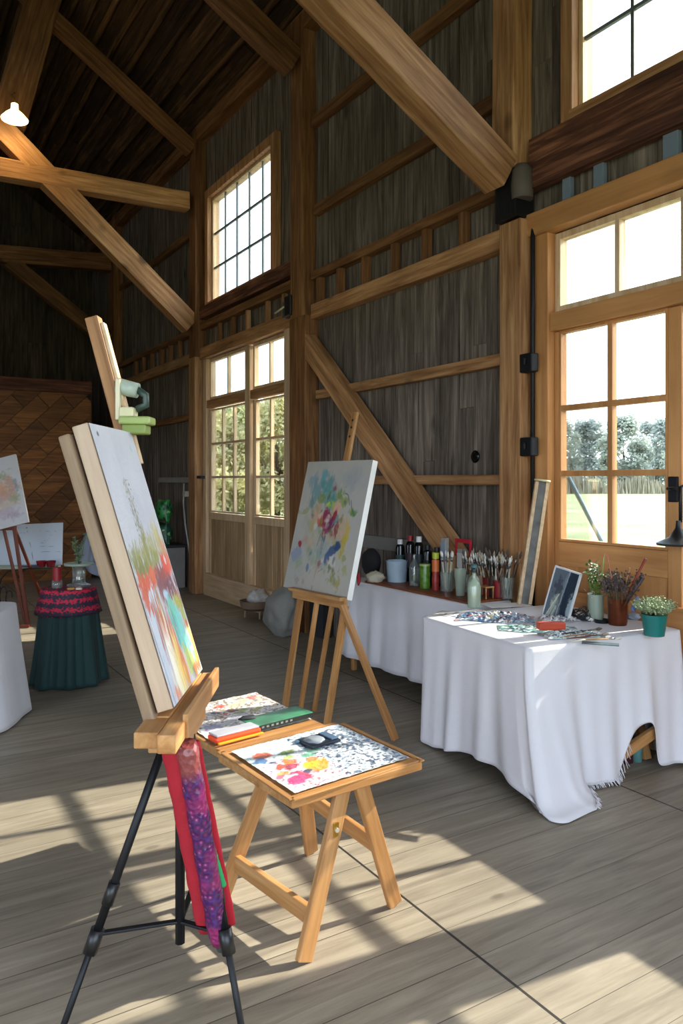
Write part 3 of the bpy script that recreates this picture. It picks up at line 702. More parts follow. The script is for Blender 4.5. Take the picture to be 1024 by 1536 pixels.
# tray runs away from the camera
def slab(name, r0, r1, f0, f1, z0, z1, mat, parent, **k):
    """box aligned with the easel: r across, f away"""
    Mx = Matrix((fwd, -rgt, V(0,0,1))).transposed().to_4x4(); Mx.translation = CF(0, 0, 0); bm = BM()
    box(bm, (f0, -r1, z0), (f1, -r0, z1)); c = Vector(((f0+f1)/2, -(r0+r1)/2, z0)); bm.transform(Matrix.Translation(-c))
    return put(name, bm, mat, parent, Mx @ Matrix.Translation(c), **k)
slab('tray_end', -.515, -.452, 1.88, 2.0, .934, .975, M_easel, eb, bevel=.004)
slab('tray', -.452, -.405, 1.86, 2.47, .928, .975, M_easel, eb, bevel=.004)
slab('tray_ledge', -.505, -.452, 2.0, 2.46, .945, .978, M_easel, eb, bevel=.004)
slab('tray_lip', -.412, -.398, 1.97, 2.47, .93, .992, M_easel, eb, bevel=.002)
slab('under_block', -.51, -.41, 2.0, 2.3, .88, .945, M_easel, eb, bevel=.004)
LEAN = math.atan2(.224, .747)
def lean(r, f, h, off=0):
    """point on the leaning plane: h up the slope, off behind it (away from the windows)"""
    return CF(r-h*math.sin(LEAN)-off*math.cos(LEAN), f, 1.0+h*math.cos(LEAN)-off*math.sin(LEAN))
def leanbox(name, r, f0, f1, h0, h1, o0, o1, mat, parent, **k):
    up_ = (lean(0, 0, 1)-lean(0, 0, 0)).normalized(); n_ = (lean(0, 0, 0, 1)-lean(0, 0, 0)).normalized()
    Mx = Matrix((up_, n_, up_.cross(n_))).transposed().to_4x4(); s = 1 if up_.cross(n_).dot(fwd) > 0 else -1
    Mx.translation = lean(r, (f0+f1)/2, h0, o0); bm = BM(); hf = (f1-f0)/2
    box(bm, (0, 0, -hf), (h1-h0, o1-o0, hf)); return put(name, bm, mat, parent, Mx, **k)
leanbox('backboard', -.44, 1.985, 2.06, -.02, .77, .052, .085, M_grey_easel, eb, bevel=.006)
leanbox('backboard', -.44, 2.33, 2.40, -.02, .77, .052, .085, M_grey_easel, eb, bevel=.006)
mb, mtp = CF(-.486, 2.44, .95), CF(-.797, 2.44, 2.12)
bar('mast', mb, mtp, .05, .042, M_beam, eb, up=tuple(rgt), bevel=.004)
mq = mb.lerp(mtp, .60); bar('mast_runner', mq+rgt*.028, mb.lerp(mtp, .985)+rgt*.028, .034, .012, M_case, eb, up=tuple(rgt), bevel=.002)
cl = slab('canvas_clamp', -.70, -.60, 2.38, 2.46, 1.775, 1.80, M('9dac62', .4), eb, bevel=.006)
slab('clamp_screw_block', -.70, -.655, 2.39, 2.45, 1.80, 1.83, M('d8cfa4', .5), cl, bevel=.004)
slab('clamp_plate', -.715, -.70, 2.40, 2.46, 1.79, 1.92, M('ddd3b0', .5), cl, bevel=.003)
slab('clamp_jaw', -.69, -.615, 2.385, 2.455, 1.745, 1.775, M('7f9040', .5), cl, bevel=.005)
bm = BM(); tube(bm, [CF(-.715, 2.43, 1.90), CF(-.65, 2.43, 1.885)], [.027, .024], 14); put('clamp_knob', bm, M('a9b5a4', .35), cl)
bm = BM(); tube(bm, [CF(-.655, 2.43, 1.89), CF(-.625, 2.43, 1.87), CF(-.625, 2.43, 1.84), CF(-.655, 2.43, 1.825)], .012, 8); put('clamp_lever', bm, M('33463d', .4), cl)
# the stretched canvas
cv = thing('canvas_painting', lean(-.44, 2.2, 0), 'tall leaning canvas with orange and turquoise streaks under a pale sky', 'painting')
leanbox('stretcher', -.44, 1.995, 2.405, .0, .785, .002, .045, M_bone, cv, bevel=.003)
P = Paint(150, 290, 'c6c5cc', 3)
for i in range(16): P.dab(rng.random(), .6+rng.random()*.4, .25, .12, ['cfcfd6', 'bdbcc6', 'd8d6da', 'b9bcc9'][i % 4], .35, 0, .5, .9)
P.dab(.2, .27, .35, .14, 'bcd4dc', .8, 0, .5, .6, (8, 10)); P.dab(.08, .15, .2, .25, 'c8ccd8', .8, 0, .4, .6)
for u, v in ((.42, .76), (.45, .71), (.42, .66), (.47, .61), (.44, .57)): P.dab(u, v, .055, .04, '9a9684', .6, 0, 1.3, .6, (60, 50))
P.speck(.36, .56, .52, .8, '7d7a5a', 110, 70, .62, .8)
for u, v, ru, rv, c in ((.15, .50, .16, .07, '8b8a3a'), (.35, .51, .2, .06, '9a9440'), (.6, .53, .2, .07, 'a5a05a'), (.85, .56, .14, .09, 'b3ab66'), (.25, .47, .22, .05, '77792e'), (.55, .48, .25, .05, '8f8c3c'), (.45, .56, .05, .09, '8d8a4c'), (.9, .5, .1, .06, 'd08a5a'), (.8, .6, .06, .05, 'c9b98a')):
    P.dab(u, v, ru, rv, c, .8, 0, .9, .5, (26, 40))
for u, v, ru, rv, c in ((.2, .42, .24, .05, 'd9512a'), (.42, .43, .15, .035, 'e0693c'), (.12, .37, .1, .08, 'c9562e'), (.62, .40, .2, .06, '7c4a52'), (.8, .36, .2, .07, '7a3c46'), (.7, .43, .2, .035, '9c4a44'), (.82, .46, .08, .05, 'e04a34'), (.93, .44, .07, .05, 'e8603a'), (.55, .36, .1, .06, '8a5058'), (.9, .30, .12, .04, 'a04238')):
    P.dab(u, v, ru, rv, c, .92, 0, .8, .4, (22, 30))
for u, v in ((.22, .37), (.30, .34), (.27, .375)): P.dab(u, v, .05, .022, 'd5deea', .95, 0, .6, .3)
P.dab(.6, .345, .09, .028, 'bcd6e6', .9, 0, .6, .4); P.dab(.86, .47, .03, .02, 'e8d8d8', .9, 0, .6, .4); P.line(.3, .35, .31, .28, .008, '4a4a60')
for u, v, ru, rv, c in ((.35, .26, .10, .12, '8c6a48'), (.3, .2, .07, .16, 'd2622a'), (.45, .18, .1, .14, 'c65a28'), (.22, .26, .05, .12, 'b04c28'), (.5, .1, .12, .12, 'e07a34'), (.38, .3, .05, .08, 'b58a5a')):
    P.dab(u, v, ru, rv, c, .85, -.12, .8, .4, (5, 60))
for u, v, ru, rv, c in ((.68, .25, .16, .08, '5fb5a8'), (.72, .17, .17, .09, '6fc3ba'), (.65, .3, .08, .04, '7cc8b4'), (.82, .12, .1, .06, '58a898'), (.75, .22, .08, .1, '86cfc8'), (.6, .2, .05, .1, '4fa79e')):
    P.dab(u, v, ru, rv, c, .92, -.2, .6, .35, (10, 46))
for u, v, ru, rv, c in ((.92, .26, .06, .07, 'a4ab42'), (.85, .3, .1, .03, 'b0b048'), (.94, .17, .05, .07, 'b4bc50'), (.8, .05, .12, .05, '8bb03c'), (.7, .08, .1, .07, 'c0c868'), (.93, .07, .07, .06, '6c9a32'), (.97, .1, .03, .1, 'd2782c'), (.9, .03, .1, .03, '9a4a30'), (.94, .2, .04, .02, 'b83a3a'), (.86, .1, .03, .02, 'c86a7a'), (.8, .02, .06, .03, 'a85a3a')):
    P.dab(u, v, ru, rv, c, .9, -.1, .7, .4, (20, 50))
for u, v, ru, rv, c in ((.36, .12, .13, .13, 'f3dc94'), (.3, .05, .14, .08, 'f8ecc0'), (.45, .06, .1, .07, 'f6d070'), (.28, .14, .05, .14, 'fbf3e0'), (.36, .22, .03, .1, 'f0e6d8'), (.55, .04, .06, .05, 'e89a48'), (.18, .02, .1, .03, 'e2906a'), (.48, .14, .03, .1, 'f4c060')):
    P.dab(u, v, ru, rv, c, .9, -.15, .7, .5, (6, 40))
for i in range(60):
    u = rng.random()*.95; v = rng.random()*.3+.02; c = ['f6e6c0', 'd9602c', '9ad0c4', 'e8a050', '6aa85a', 'f2efe6'][int(rng.random()*6)] if v < .3 else 'ffffff'
    P.line(u, v, u-.03, v+.04+rng.random()*.08, .003+.003*rng.random(), c, .6)
P.line(.06, .0, .02, .35, .012, '3f6f8a', .5); P.dab(.12, .965, .03, .012, '3c3f46', .9, 0, .6, .4); P.dab(.83, .93, .03, .015, '9cc4c8', .7, 0, .6, .4)
M_paintcan = colattr('oil_paint', .5, .5)
P.put('painted_canvas', lambda u, v: lean(-.44, 1.997+u*.406, .002+v*.781, -.001), M_paintcan, cv)
# red folded poles and patterned roll hanging below the tray
def roll(px0, py0, px1, py1, f0, f1, r, mat, name, label, cat, flat=1.0, parent=None, n=14, extra=None):
    p0, p1 = PD(px0, py0, f0), PD(px1, py1, f1); Mx, Lg = frame(p0, p1, (fwd.x, fwd.y, .01)); bm = BM(); rings = []
    K = 26; rd = random.Random(int(px0))
    for i in range(K+1):
        t = i/K; rr = r*(1+.04*math.sin(t*37)+.03*rd.uniform(-1, 1))*(1.0 if .03 < t < .97 else .85)
        rings.append([bm.verts.new((Lg*t, rr*math.cos(2*math.pi*k/n), flat*rr*math.sin(2*math.pi*k/n))) for k in range(n)])
    for i in range(K):
        for k in range(n): bm.faces.new((rings[i][k], rings[i][(k+1) % n], rings[i+1][(k+1) % n], rings[i+1][k])).smooth = True
    bm.faces.new(rings[0][::-1]); bm.faces.new(rings[-1])
    bmesh.ops.recalc_face_normals(bm, faces=bm.faces)
    return put(name, bm, mat, parent, Mx, label=label, cat=cat)
def pattern_mat():
    m, nt, b = new_mat('quilted_purple'); L = nt.links; tc = nt.nodes.new('ShaderNodeTexCoord')
    vo = nt.nodes.new('ShaderNodeTexVoronoi'); vo.inputs['Scale'].default_value = 60; L.new(tc.outputs['Object'], vo.inputs['Vector'])
    r = ramp(nt, vo.outputs['Distance'], [(.10, 'a05890'), (.22, '6e2058'), (.5, '3a1444'), (.8, '4a2468')])
    n = nt.nodes.new('ShaderNodeTexNoise'); n.inputs['Scale'].default_value = 9; L.new(tc.outputs['Object'], n.inputs['Vector'])
    r2 = ramp(nt, n.outputs['Fac'], [(.5, '7a1030'), (.55, '8c2458')]); fac = ramp(nt, n.outputs['Fac'], [(.52, 0.0), (.62, .8)])
    sp = nt.nodes.new('ShaderNodeSeparateXYZ'); L.new(tc.outputs['Object'], sp.inputs[0])
    top = ramp(nt, mth(nt, 'MULTIPLY_ADD', n.outputs['Fac'], .12, mth(nt, 'MULTIPLY', sp.outputs[0], 2.0)), [(.20, 1.0), (.27, 0.0)])
    c = mixc(nt, fac.outputs[0], r.outputs[0], r2.outputs[0]); c = mixc(nt, top.outputs[0], c, '84403e'); L.new(c, b.inputs['Base Color']); b.inputs['Roughness'].default_value = .28
    bp = nt.nodes.new('ShaderNodeBump'); bp.inputs['Strength'].default_value = .6; bp.inputs['Distance'].default_value = .01; L.new(vo.outputs['Distance'], bp.inputs['Height']); L.new(bp.outputs['Normal'], b.inputs['Normal'])
    return m
M_red = plain('crimson_cloth', '9c0a20', .75, var=.12, scale=14, bump=.3, bscale=40)
roll(258, 1116, 313, 1398, 1.97, 2.10, .031, M_red, 'folded_cloth', 'flat crimson folded cloth hanging under the easel tray', 'cloth', flat=.35)
bg_ = roll(279, 1114, 330, 1412, 1.97, 2.08, .029, pattern_mat(), 'patterned_roll', 'shiny purple and magenta patterned roll hanging between the crimson cloths', 'fabric roll')
bm = BM(); q = PD(331, 1416, 2.082); d_ = (PD(330, 1412, 2.08)-PD(279, 1114, 1.97)).normalized(); tube(bm, [q-d_*.02, q+d_*.018], [.022, .012], 10); put('roll_tip', bm, M('3a4a42', .4), bg_)
rr_ = roll(291, 1112, 346, 1386, 2.03, 2.15, .016, plain('scarlet_cloth', 'b40a26', .7, bump=.2), 'folded_umbrella', 'slim scarlet strip hanging beside the patterned roll', 'cloth', flat=.6)
roll(317, 1272, 334, 1330, 2.035, 2.065, .011, M('1f9a58', .5), 'green_ribbon', 'small bright green ribbon tucked between scarlet strip and patterned roll', 'ribbon', flat=.5)
# ---- middle easel with the tulip canvas
E2 = thing('wooden_easel', PZ(490, 1080), 'honey-coloured wooden easel with splayed legs holding the tulip canvas', 'easel')
BLp, BRp = CW(-.42, 5.51, .826), CW(.034, 4.9, .826); _h = CW(.61, .454); _h.z = 0; _h = _h.normalized()*.218; TLp = BLp+_h+V(0, 0, .908); TRp = BRp+_h+V(0, 0, .908)
ex = (BRp-BLp).normalized(); eu = (TLp-BLp); Hc = eu.length; eu.normalize(); en = ex.cross(eu).normalized()   # towards the viewer?
if en.dot(CW(0, -1)) < 0: en = -en
Wc = (BRp-BLp).length
def c2(u, v, o=0): return BLp+ex*(u*Wc)+eu*(v*Hc)+en*o
cv2 = thing('canvas_painting', BLp.lerp(BRp, .5), 'canvas of loose crimson tulips on pale grey with a bright white edge', 'painting')
Mx = Matrix((ex, eu, ex.cross(eu))).transposed().to_4x4(); Mx.translation = BLp; s_ = 1 if ex.cross(eu).dot(en) > 0 else -1
bm = BM(); box(bm, (0, 0, min(0, -s_*.045)), (Wc, Hc, max(0, -s_*.045))); put('stretcher', bm, M('e8e6e0', .8), cv2, Mx, bevel=.004)
P = Paint(190, 240, 'b8b1a6', 11)
for i in range(30): P.dab(rng.random(), rng.random(), .22, .14, ['bdb9b0', 'a5a6a2', 'c0b6a8', 'a9a896', 'aeb0b0'][i % 5], .4, 0, .6, .9)
for i in range(46):
    a = rng.random()*6.28; r_ = .33*rng.random()**.6; P.dab(.5+r_*math.cos(a), .5+r_*1.1*math.sin(a), .04+.05*rng.random(), .03+.06*rng.random(), ['6f8a50', 'c0a078', '7a9a90', 'b8a860', 'b08080', '8a9a70', '90a0a8', 'c8b0a0'][i % 8], .5, rng.random()*3, 1.0, 1.0, (14, 18))
P.dab(.5, .05, .6, .12, 'b9b0a2', .7, 0, .5, .8); P.dab(.75, .85, .25, .12, '98a0a4', .6, 0, .5, .8)
for u, v, ru, rv, c in ((.25, .78, .14, .10, '5f8f94'), (.38, .82, .12, .10, '4d9090'), (.2, .68, .08, .07, '567f80'), (.45, .74, .13, .08, '5a9a92'), (.5, .7, .07, .05, '3f8a84'), (.34, .9, .06, .05, '6fa6ac'), (.12, .86, .08, .05, '7f9aa0')):
    P.dab(u, v, ru, rv, c, .75, .3, 1.0, .6, (12, 16))
for u, v, ru, rv, c in ((.35, .7, .05, .05, '7a8f4a'), (.63, .75, .07, .05, '6f8a3c'), (.7, .68, .06, .04, '8ea04c'), (.85, .62, .06, .035, '5c8a40'), (.1, .6, .1, .03, '9aa070'), (.55, .66, .05, .04, 'a8ba3a')):
    P.dab(u, v, ru, rv, c, .85, .2, 1.0, .5, (20, 20))
for u, v, ru, rv, c in ((.33, .60, .06, .09, 'd0a486'), (.62, .64, .06, .06, 'd8a890'), (.27, .5, .06, .08, 'b8a878'), (.72, .48, .09, .10, 'c4a48a'), (.82, .48, .05, .12, 'c8a840'), (.8, .35, .04, .08, 'b8a444'), (.65, .25, .12, .05, 'cfc8be')):
    P.dab(u, v, ru, rv, c, .85, 0, .7, .4, (14, 18))
for u, v, ru, rv, c in ((.47, .56, .07, .085, '8e1f45'), (.52, .50, .06, .06, 'a03060'), (.60, .58, .04, .08, '9c2a3a'), (.56, .53, .05, .07, '7a2450'), (.41, .52, .04, .04, 'c03a34'), (.38, .56, .03, .05, 'c86a5c'), (.66, .47, .04, .08, '94504a'), (.14, .35, .032, .028, '9c1c2c'), (.48, .66, .04, .03, 'b8d020'), (.5, .52, .015, .04, 'c88aa8')):
    P.dab(u, v, ru, rv, c, .95, -.1, .55, .3, (16, 20))
for u, v, ru, rv, c, r_ in ((.68, .33, .10, .04, '35557c', .5), (.6, .27, .04, .06, '3f5f88', .1), (.72, .36, .06, .04, '2f4a70', 0), (.33, .17, .03, .035, '6a7a98', 0), (.55, .2, .02, .05, '90a8a8', 0), (.1, .26, .1, .07, '8d98a8', 0)):
    P.dab(u, v, ru, rv, c, .9, r_, .5, .3)
for u, v, ru, rv, c in ((.75, .12, .08, .06, '8a8a40'), (.82, .08, .04, .06, 'a8963a'), (.7, .19, .05, .04, '5e7040'), (.88, .2, .05, .05, 'a0a468'), (.18, .2, .06, .05, '9aa27c'), (.3, .06, .04, .03, 'a88a90'), (.2, .07, .04, .04, 'a09088'), (.85, .28, .04, .03, '8f9a50')):
    P.dab(u, v, ru, rv, c, .75, 0, .9, .5, (18, 20))
for a in ((.45, .47, .38, .22), (.47, .46, .5, .16), (.52, .45, .46, .05), (.5, .3, .46, .02), (.3, .25, .36, .3), (.62, .47, .58, .22), (.7, .75, .8, .68), (.8, .7, .9, .6)): P.line(*a, .006, '3c5a52', .75, .02)
for i in range(40):
    u, v = .15+rng.random()*.7, .1+rng.random()*.75; a = rng.random()*3; l = .03+.05*rng.random(); P.line(u, v, u+l*math.cos(a), v+l*math.sin(a), .004, ['d8d8d0', '4f6a50', '8a9a60', '7a3a4c', '6a8a98'][i % 5], .55)
for i in range(50):
    a = rng.random()*6.28; r_ = .3*rng.random()**.6; P.dab(.52+r_*math.cos(a), .48+r_*1.1*math.sin(a), .012+.02*rng.random(), .02+.035*rng.random(), ['5c7a40', 'd0b090', '5a8a8a', 'c0a840', '8a3048', '90a078', '50607a', 'd8ccc0'][i % 8], .65, rng.random()*3, 1.0, .7, (18, 22))
P.img *= .8; P.put('painted_canvas', lambda u, v: c2(u, v, .001), M_paintcan, cv2)  # whole picture darkened: the shade it stands in is put into the colours
slt = {}
def eleg(name, p0, p1, w=.045, t=.024): return bar(name, p0, p1, w, t, M_easel, E2, up=en, bevel=.003)
zt = .80
def et(u, o=0, dz=0): return BLp+ex*(u*Wc)+V(0, 0, zt-BLp.z+dz)+en*o
eleg('leg', et(.30, .0, -.01), PZ(427, 1062), .055); eleg('leg', et(.98, 0, -.01), PZ(490, 1088), .055)
eleg('slat', et(.55, -.01), PZ(450, 1068), .032); eleg('slat', et(.78, -.01), PZ(471, 1066), .032)
bar('leg', et(1.0, .04, -.01), PZ(593, 1110), .03, .045, M_easel, E2, up=en, bevel=.003)
bar('crossbar', et(.22, .02, .0), et(1.02, .02, .0), .03, .07, M_easel, E2, bevel=.004)
bar('canvas_ledge', et(.22, .045, .025), et(1.02, .045, .025), .05, .022, M_easel, E2, bevel=.003)
mt0 = c2(.52, .0, -.06); mt1 = c2(.62, 1.275, -.06)
ms = bar('mast', c2(.52, -.05, -.062), PD(533, 619, 5.52), .062, .022, M_easel, E2, up=en, bevel=.003)
dm = (PD(533, 619, 5.52)-c2(.52, -.05, -.062)); 
for t in (.955, .915, .865):
    p = c2(.52, -.05, -.062)+dm*t+en*.012; bm = BM(); d_ = dm.normalized(); tube(bm, [p-en*.004, p+en*.004], .009, 10); put('peg_hole', bm, M_black, ms)
# ---- folding painting table in front
zt = .56
nr, rt, lf = (-.16, 2.47), (.287, 2.823), (-.455, 2.90)
ft = thing('folding_table', CW(-.08, 2.86), 'low folding wooden table whose two tops are covered with paint-spattered sheets', 'table')
def board(name, o, a, b, z, th, parent):
    """o + a*u + b*v in (right, forward) units"""
    O = CW(*o, z-th); ax = CW(*a); bx = CW(*b); Mx = Matrix((ax.normalized(), bx.normalized(), V(0,0,1))).transposed().to_4x4(); Mx.translation = O
    bm = BM(); box(bm, (0, 0, 0), (ax.length, bx.length, th)); return put(name, bm, M_easel, parent, Mx, bevel=.005)
a1 = (rt[0]-nr[0], rt[1]-nr[1]); b1 = (lf[0]-nr[0], lf[1]-nr[1])
def tp(u, v, z=0): return CW(nr[0]+a1[0]*u+b1[0]*v, nr[1]+a1[1]*u+b1[1]*v, zt+z)
t1 = board('tabletop', nr, a1, b1, zt, .032, ft)
l0, a2, b2 = (-.466, 2.915), (.388, .33), (-.339, .487)
t2 = board('tabletop', l0, a2, b2, zt, .032, ft)
def tq(u, v, z=0): return CW(l0[0]+a2[0]*u+b2[0]*v, l0[1]+a2[1]*u+b2[1]*v, zt+z)
for (u0, v0, u1, v1) in ((0, 0, 1, 0), (0, 1, 1, 1), (0, 0, 0, 1), (1, 0, 1, 1)):
    bar('edge_strip', tp(u0, v0, .001), tp(u1, v1, .001), .022, .006, M_easel, t1, bevel=.002)
axd = CW(*a1).normalized(); bxd = CW(*b1).normalized()
# two A-frames
apA = tp(.5, .08, -.034); fN = CW(-.126, 2.516); fR = CW(.2, 2.859); fF = CW(-.129, 3.257); fL = CW(-.455, 2.914)
apB = tp(.5, .92, -.034)
off = bxd*.0
def tleg(top, foot): return bar('leg', top, foot+V(0, 0, .0), .058, .026, M_easel, ft, up=bxd, bevel=.004)
lN = tleg(apA-axd*.045, fN+V(0,0,.006)); lR = tleg(apA+axd*.045+bxd*.02, fR+V(0,0,.006)); lF = tleg(apB+axd*.045, fF+V(0,0,.006)); lL = tleg(apB-axd*.09-bxd*.03, fL+V(0,0,.006))
def onleg(ap, ft_, z): t = (ap.z-z)/ap.z; return ap.lerp(ft_, t)
bar('rail', onleg(apB-axd*.09-bxd*.03, fL, .13)-bxd*-.0, onleg(apA-axd*.045, fN, .13)+bxd*.013, .024, .062, M_easel, ft, bevel=.003)
bar('rail', onleg(apB+axd*.045, fF, .30), onleg(apA+axd*.045, fR, .25), .024, .055, M_easel, ft, bevel=.003)
bar('top_rail', apA+V(0,0,.0)+bxd*.02, apB-bxd*.02, .03, .05, M_easel, ft, bevel=.003)
bar('bracket_arm', tp(.3, .9, -.048), tq(.3, .85, -.048), .03, .03, M_easel, ft); bar('bracket_arm', tp(.85, .9, -.048), tq(.85, .85, -.048), .03, .03, M_easel, ft)
c_ = onleg(apA-axd*.045, fN, .40)-bxd*.014; bm = BM(); box(bm, (-.012, -.003, -.025), (.012, .003, .025)); 
Mx = Matrix((axd, bxd, V(0,0,1))).transposed().to_4x4(); Mx.translation = c_; lc = put('catch_plate', bm, plain('brass', 'b08a3c', .3, .9), lN, Mx, bevel=.004)
bm = BM(); tube(bm, [c_-bxd*.003, c_-bxd*.009], .008, 10); put('catch_knob', bm, M('e8e4d8', .3, metal=.8), lc)
M_sheetp = colattr('painted_sheet', .45, .8)
def sheet(name, P, fn, u0, v0, u1, v1, z, parent, label, cat, seed, bumpy=.0015, flip=False):
    def f(u, v):
        p = fn(u0+(u1-u0)*u, v0+(v1-v0)*v, z); p.z += bumpy*mnoise.noise(Vector((p.x*40, p.y*40, seed)))+bumpy; return p
    return P.put(name, f, M_sheetp, parent, label=label, cat=cat)
P = Paint(150, 150, 'd9dde0', 21)   # u: near -> right edge ; v: near -> left edge
P.dab(.1, .9, .5, .25, 'c6dde0', .8, 0, .6, .6); P.dab(.8, .8, .4, .3, 'd5e2e4', .7, 0, .6, .6)
P.speck(.45, 0, 1, .95, '47566e', 40, 40, .56); P.speck(.45, 0, 1, .95, '232a3a', 62, 62, .66); P.speck(.45, 0, 1, .95, '8fa0b8', 52, 58, .64, .8); P.speck(0, 0, .6, 1, '6a7080', 80, 80, .78, .7); P.speck(.02, .0, .5, .6, 'b03a5a', 60, 60, .7, .8)
for u, v, r, c in ((.16, .76, .07, 'c05a3c'), (.08, .66, .055, '3a6a98'), (.24, .5, .06, 'e06a2a'), (.15, .47, .05, 'c8452c'), (.22, .42, .045, 'a03050'), (.36, .34, .10, 'e89428'), (.34, .36, .06, 'f2b03a'), (.18, .22, .09, 'c8285a'), (.12, .18, .06, 'd04a7a'), (.42, .55, .05, '5aa080'), (.5, .62, .05, '8fb8a0'), (.32, .7, .05, '6f8a50'), (.4, .46, .05, 'e87a3c'), (.1, .35, .04, 'd89a5a'), (.27, .28, .03, '3f5060'), (.04, .3, .04, 'b8607a'), (.3, .6, .035, 'a8ba6a'), (.14, .58, .03, '2a4a78')):
    P.dab(u, v, r*1.35, r*1.1, c, .92, .3, .6, .3, (12, 12))
for i in range(60):
    u, v = rng.random()*.55, rng.random()*.9; a = rng.random()*6; P.line(u, v, u+.07*math.cos(a), v+.07*math.sin(a), .004, ['4a5060', 'b8406a', 'c8804a', '38506a', 'ffffff'][i % 5], .7, .03)
sheet('paint_sheet', P, tp, .045, .05, .955, .95, .0045, None, 'paint-blotched sheet with inky blue marks on the low table top closest to the viewer', 'sheet', 1, .003)
P = Paint(130, 150, 'd8d4d0', 41)
P.speck(0, .3, 1, 1, '8a7a70', 44, 44, .6); P.speck(.3, .5, 1, 1, 'b89a80', 30, 30, .6, .6); P.speck(0, .3, 1, 1, '3a3c48', 60, 60, .72)
for u, v, ru, rv, c in ((.06, .58, .1, .05, 'e8641e'), (.2, .66, .08, .05, 'e89a7a'), (.42, .6, .07, .05, 'd0503c'), (.35, .68, .06, .06, '3a4460'), (.52, .66, .07, .05, '6a4038'), (.6, .58, .1, .04, '8a9a50'), (.75, .55, .1, .03, 'a8a060'), (.7, .8, .2, .08, 'd8b898'), (.3, .9, .15, .05, 'd08a6a'), (.15, .8, .06, .06, 'c8a48a'), (.9, .9, .1, .06, 'c05a5a'), (.45, .8, .08, .04, 'b0453a'), (.4, .42, .25, .06, 'b8b8c0'), (.15, .35, .12, .08, '9a98b8')):
    P.dab(u, v, ru, rv, c, .85, .4, .9, .4, (14, 14))
for i in range(70):
    u, v = rng.random(), .3+rng.random()*.7; a = rng.random()*6; P.line(u, v, u+.1*math.cos(a), v+.1*math.sin(a), .004, ['4a4040', 'b84a3a', 'ffffff', '70805a', '303a50'][i % 5], .7, .04)
sheet('paint_sheet', P, tq, .03, .12, .97, .97, .002, None, 'scribbled sheet with orange and green dabs on the further low table top', 'sheet', 2, .003)
# tin palette box on the near sheet
def loc_frame(p, d): 
    d = Vector(d).normalized(); y = V(0,0,1).cross(d); Mx = Matrix((d, y, V(0,0,1))).transposed().to_4x4(); Mx.translation = p; return Mx
pc = tp(.62, .70, .010); tb = thing('palette_tin', pc, 'dark open paint tin lying on the inky sheet', 'paint tin')
Mx = loc_frame(pc, axd)
bm = BM(); box(bm, (-.07, -.055, 0), (.07, .055, .012)); put('tin_base', bm, M('1d2530', .35), tb, Mx, bevel=.005)
bm = BM(); blob(bm, (-.02, 0, .012), .04, 3, .25, 1.5, 3, (1, 1, .25)); put('dried_paint', bm, M('8a9098', .5, var=.3), tb, Mx, smooth=True)
bm = BM(); box(bm, (.03, -.045, .012), (.065, .045, .018)); put('paint_well', bm, M('4a6078', .4), tb, Mx, bevel=.003); bm = BM(); box(bm, (-.085, .03, .002), (-.07, .045, .012)); put('tin_clasp', bm, M('4a6078', .4), tb, Mx, bevel=.003)
# green book and orange case on the other top
def flatbox(name, p, d, L_, W_, H, mat, label, cat, parts=None, bevel=.003):
    t = thing(name, p, label, cat); Mx = loc_frame(p, d); return t, Mx
p = tq(.68, .22, .012); t = thing('green_book', p, 'green-covered book with a dark spine edge on the further low table top', 'book'); Mx = loc_frame(p, CW(*a2))
bm = BM(); box(bm, (-.15, -.06, 0), (.15, .06, .004)); box(bm, (-.15, -.06, .018), (.15, .06, .022)); box(bm, (-.15, -.062, .0), (.15, -.056, .022)); 
P_ = put('cover', bm, [M('3c7a58', .35, var=.6, scale=14)], t, Mx, bevel=.002)
bm = BM(); box(bm, (-.147, -.056, .004), (.147, .057, .018)); put('pages', bm, M('cfc9ba', .8), t, Mx)
bm = BM(); box(bm, (-.149, -.0635, .002), (.149, -.0615, .020)); 
for i in range(7): box(bm, (-.12+i*.024, -.0642, .007), (-.108+i*.024, -.0634, .015), 1)
put('spine_band', bm, [M('1c2420', .5), M('7c8480', .6)], t, Mx)
p = tq(.22, .16, .008); t = thing('pencil_case', p, 'orange-red plastic pencil case with a grey lid on the low table', 'pencil case'); Mx = loc_frame(p, CW(*a2))
bm = BM(); box(bm, (-.105, -.045, 0), (.105, .03, .022)); put('case_body', bm, M('f0491c', .35), t, Mx, bevel=.008)
bm = BM(); box(bm, (-.10, -.038, .022), (.10, .03, .03)); put('case_lid', bm, M('b6b4bb', .25, var=.3), t, Mx, bevel=.005)
bm = BM(); box(bm, (-.105, -.062, 0), (.105, -.048, .008)); put('yellow_strip', bm, M('f09a20', .4), t, Mx, bevel=.003)
bm = BM(); p = tq(.44, .30, .036); blob(bm, p, .025, 5, .3, 1.5, 2, (1.6, 1, .35)); put('paint_rag', bm, M('26262c', .8), label='crumpled black paint rag beside the pencil case', cat='rag')
